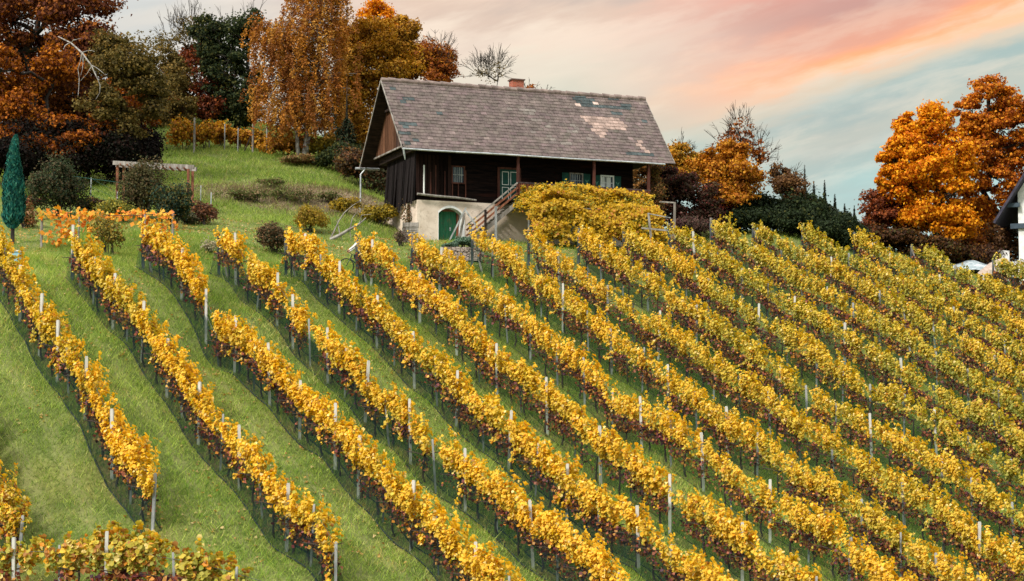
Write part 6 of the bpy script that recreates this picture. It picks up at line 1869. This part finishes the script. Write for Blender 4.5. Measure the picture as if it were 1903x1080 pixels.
M_SKIN = mat_noise('skin', (0.52, 0.30, 0.22), (0.58, 0.35, 0.26), 3, rough=0.5, bump=0)
M_SHIRT = mat_noise('white_cotton', (0.70, 0.71, 0.70), (0.82, 0.83, 0.82), 5, bump=0.15)
M_TROUSER = mat_noise('dark_trousers', (0.02, 0.024, 0.04), (0.045, 0.05, 0.075), 6, bump=0.15)
M_CAP = mat_noise('dark_cap', (0.012, 0.012, 0.016), (0.03, 0.03, 0.036), 6, bump=0)
pel = B(0.80, 0.70); che = B(0.60, 1.06); nec = B(0.53, 1.24); hdc = B(0.46, 1.40); hdt = B(0.46, 1.50)
gl, gr = hb + np.array([0.06, -.27, 0.03]), hb + np.array([0.06, .27, 0.03])
V_ = [pel, B(0.72, 0.86), che, nec, hdc, hdt,
      B(0.56, 1.14, -.19), B(0.38, 0.92, -.27), gl, B(0.56, 1.14, .19), B(0.38, 0.92, .27), gr,
      B(0.78, 0.66, -.10), B(0.46, 0.40, -.11), B(0.72, 0.05, -.10), B(0.62, -.02, -.10), B(0.78, 0.66, .10), B(0.38, 0.52, .11), B(0.56, 0.16, .10), B(0.46, 0.10, .10)]
E_ = [(0, 1), (1, 2), (2, 3), (3, 4), (4, 5), (2, 6), (6, 7), (7, 8), (2, 9), (9, 10), (10, 11), (0, 12), (12, 13), (13, 14), (14, 15), (0, 16), (16, 17), (17, 18), (18, 19)]
R_ = [.14, .13, .15, .055, .095, .07, .055, .042, .032, .055, .042, .032, .085, .06, .04, .035, .085, .06, .04, .035]
skin('body', M_SKIN, V_, E_, R_)
skin('shirt', M_SHIRT, [B(0.79, 0.72), B(0.72, 0.86), che, B(0.555, 1.17), B(0.56, 1.14, -.19), B(0.38, 0.92, -.27), gl * 0.88 + B(0.38, 0.92, -.27) * 0.12, B(0.56, 1.14, .19), B(0.38, 0.92, .27), gr * 0.88 + B(0.38, 0.92, .27) * 0.12],
     [(0, 1), (1, 2), (2, 3), (2, 4), (4, 5), (5, 6), (2, 7), (7, 8), (8, 9)], [.165, .155, .17, .075, .078, .064, .05, .078, .064, .05], 1)
skin('trousers', M_TROUSER, [B(0.81, 0.74)] + [V_[k] for k in (0, 12, 13, 14, 16, 17, 18)], [(0, 1), (1, 2), (2, 3), (3, 4), (1, 5), (5, 6), (6, 7)], [.15, .16, .105, .078, .056, .105, .078, .056], 1)
b = MB()
ths = np.linspace(0, math.pi / 2, 6)
hc_ = B(0.465, 1.455)
b.tube([hc_ + np.array([0, 0, 0.115 * math.sin(a) - 0.0]) for a in ths], [0.118 * max(math.cos(a), 0.05) for a in ths], 14)
b.box(hc_ + np.array([-0.14, 0, 0.005]), (0.12, 0.15, 0.018))
b.build('cap', M_CAP, per, smooth=False)
# face: nose, ears, eyes as small forms on the head; hands with five fingers round the grips
b = MB(); b.tube([hdc + np.array([-.085, 0, .02]), hdc + np.array([-.118, 0, -.015]), hdc + np.array([-.09, 0, -.022])], [.010, .016, .012], 6); b.build('nose', M_SKIN, per)
for sy in (-1, 1):
    b = MB(); b.tube([hdc + np.array([.005, sy * .088, .03]), hdc + np.array([.012, sy * .098, 0]), hdc + np.array([.0, sy * .090, -.03])], [.012, .018, .010], 6); b.build('ear', M_SKIN, per)
    b = MB(); b.box(hdc + np.array([-.086, sy * .035, .025]), (.012, .022, .012)); b.build('eye', M_CAP, per)
b = MB(); b.box(hdc + np.array([-.086, 0, -.052]), (.012, .05, .008)); b.build('mouth', mat_noise('lips', (.4, .14, .12), (.45, .18, .15), 3, bump=0), per)
for g_, sy in ((gl, -1), (gr, 1)):
    V_ = [g_ + np.array([.03, 0, .01]), g_ + np.array([-.02, 0, .012])]; E_ = [(0, 1)]; R_ = [.03, .034]
    for j in range(4):
        o_ = (j - 1.5) * .021
        k = len(V_); ln = (0.9, 1.0, .95, .75)[j]
        V_ += [g_ + np.array([-.045 * ln, o_, .012]), g_ + np.array([-.068 * ln, o_, -.015]), g_ + np.array([-.045 * ln, o_, -.038])]
        E_ += [(1, k), (k, k + 1), (k + 1, k + 2)]; R_ += [.0105, .0095, .0085]
    k = len(V_); V_ += [g_ + np.array([-.01, -sy * .04, .0]), g_ + np.array([-.035, -sy * .045, -.022])]; E_ += [(0, k), (k, k + 1)]; R_ += [.012, .010]
    skin('hand', M_SKIN, V_, E_, R_, 0, 1)
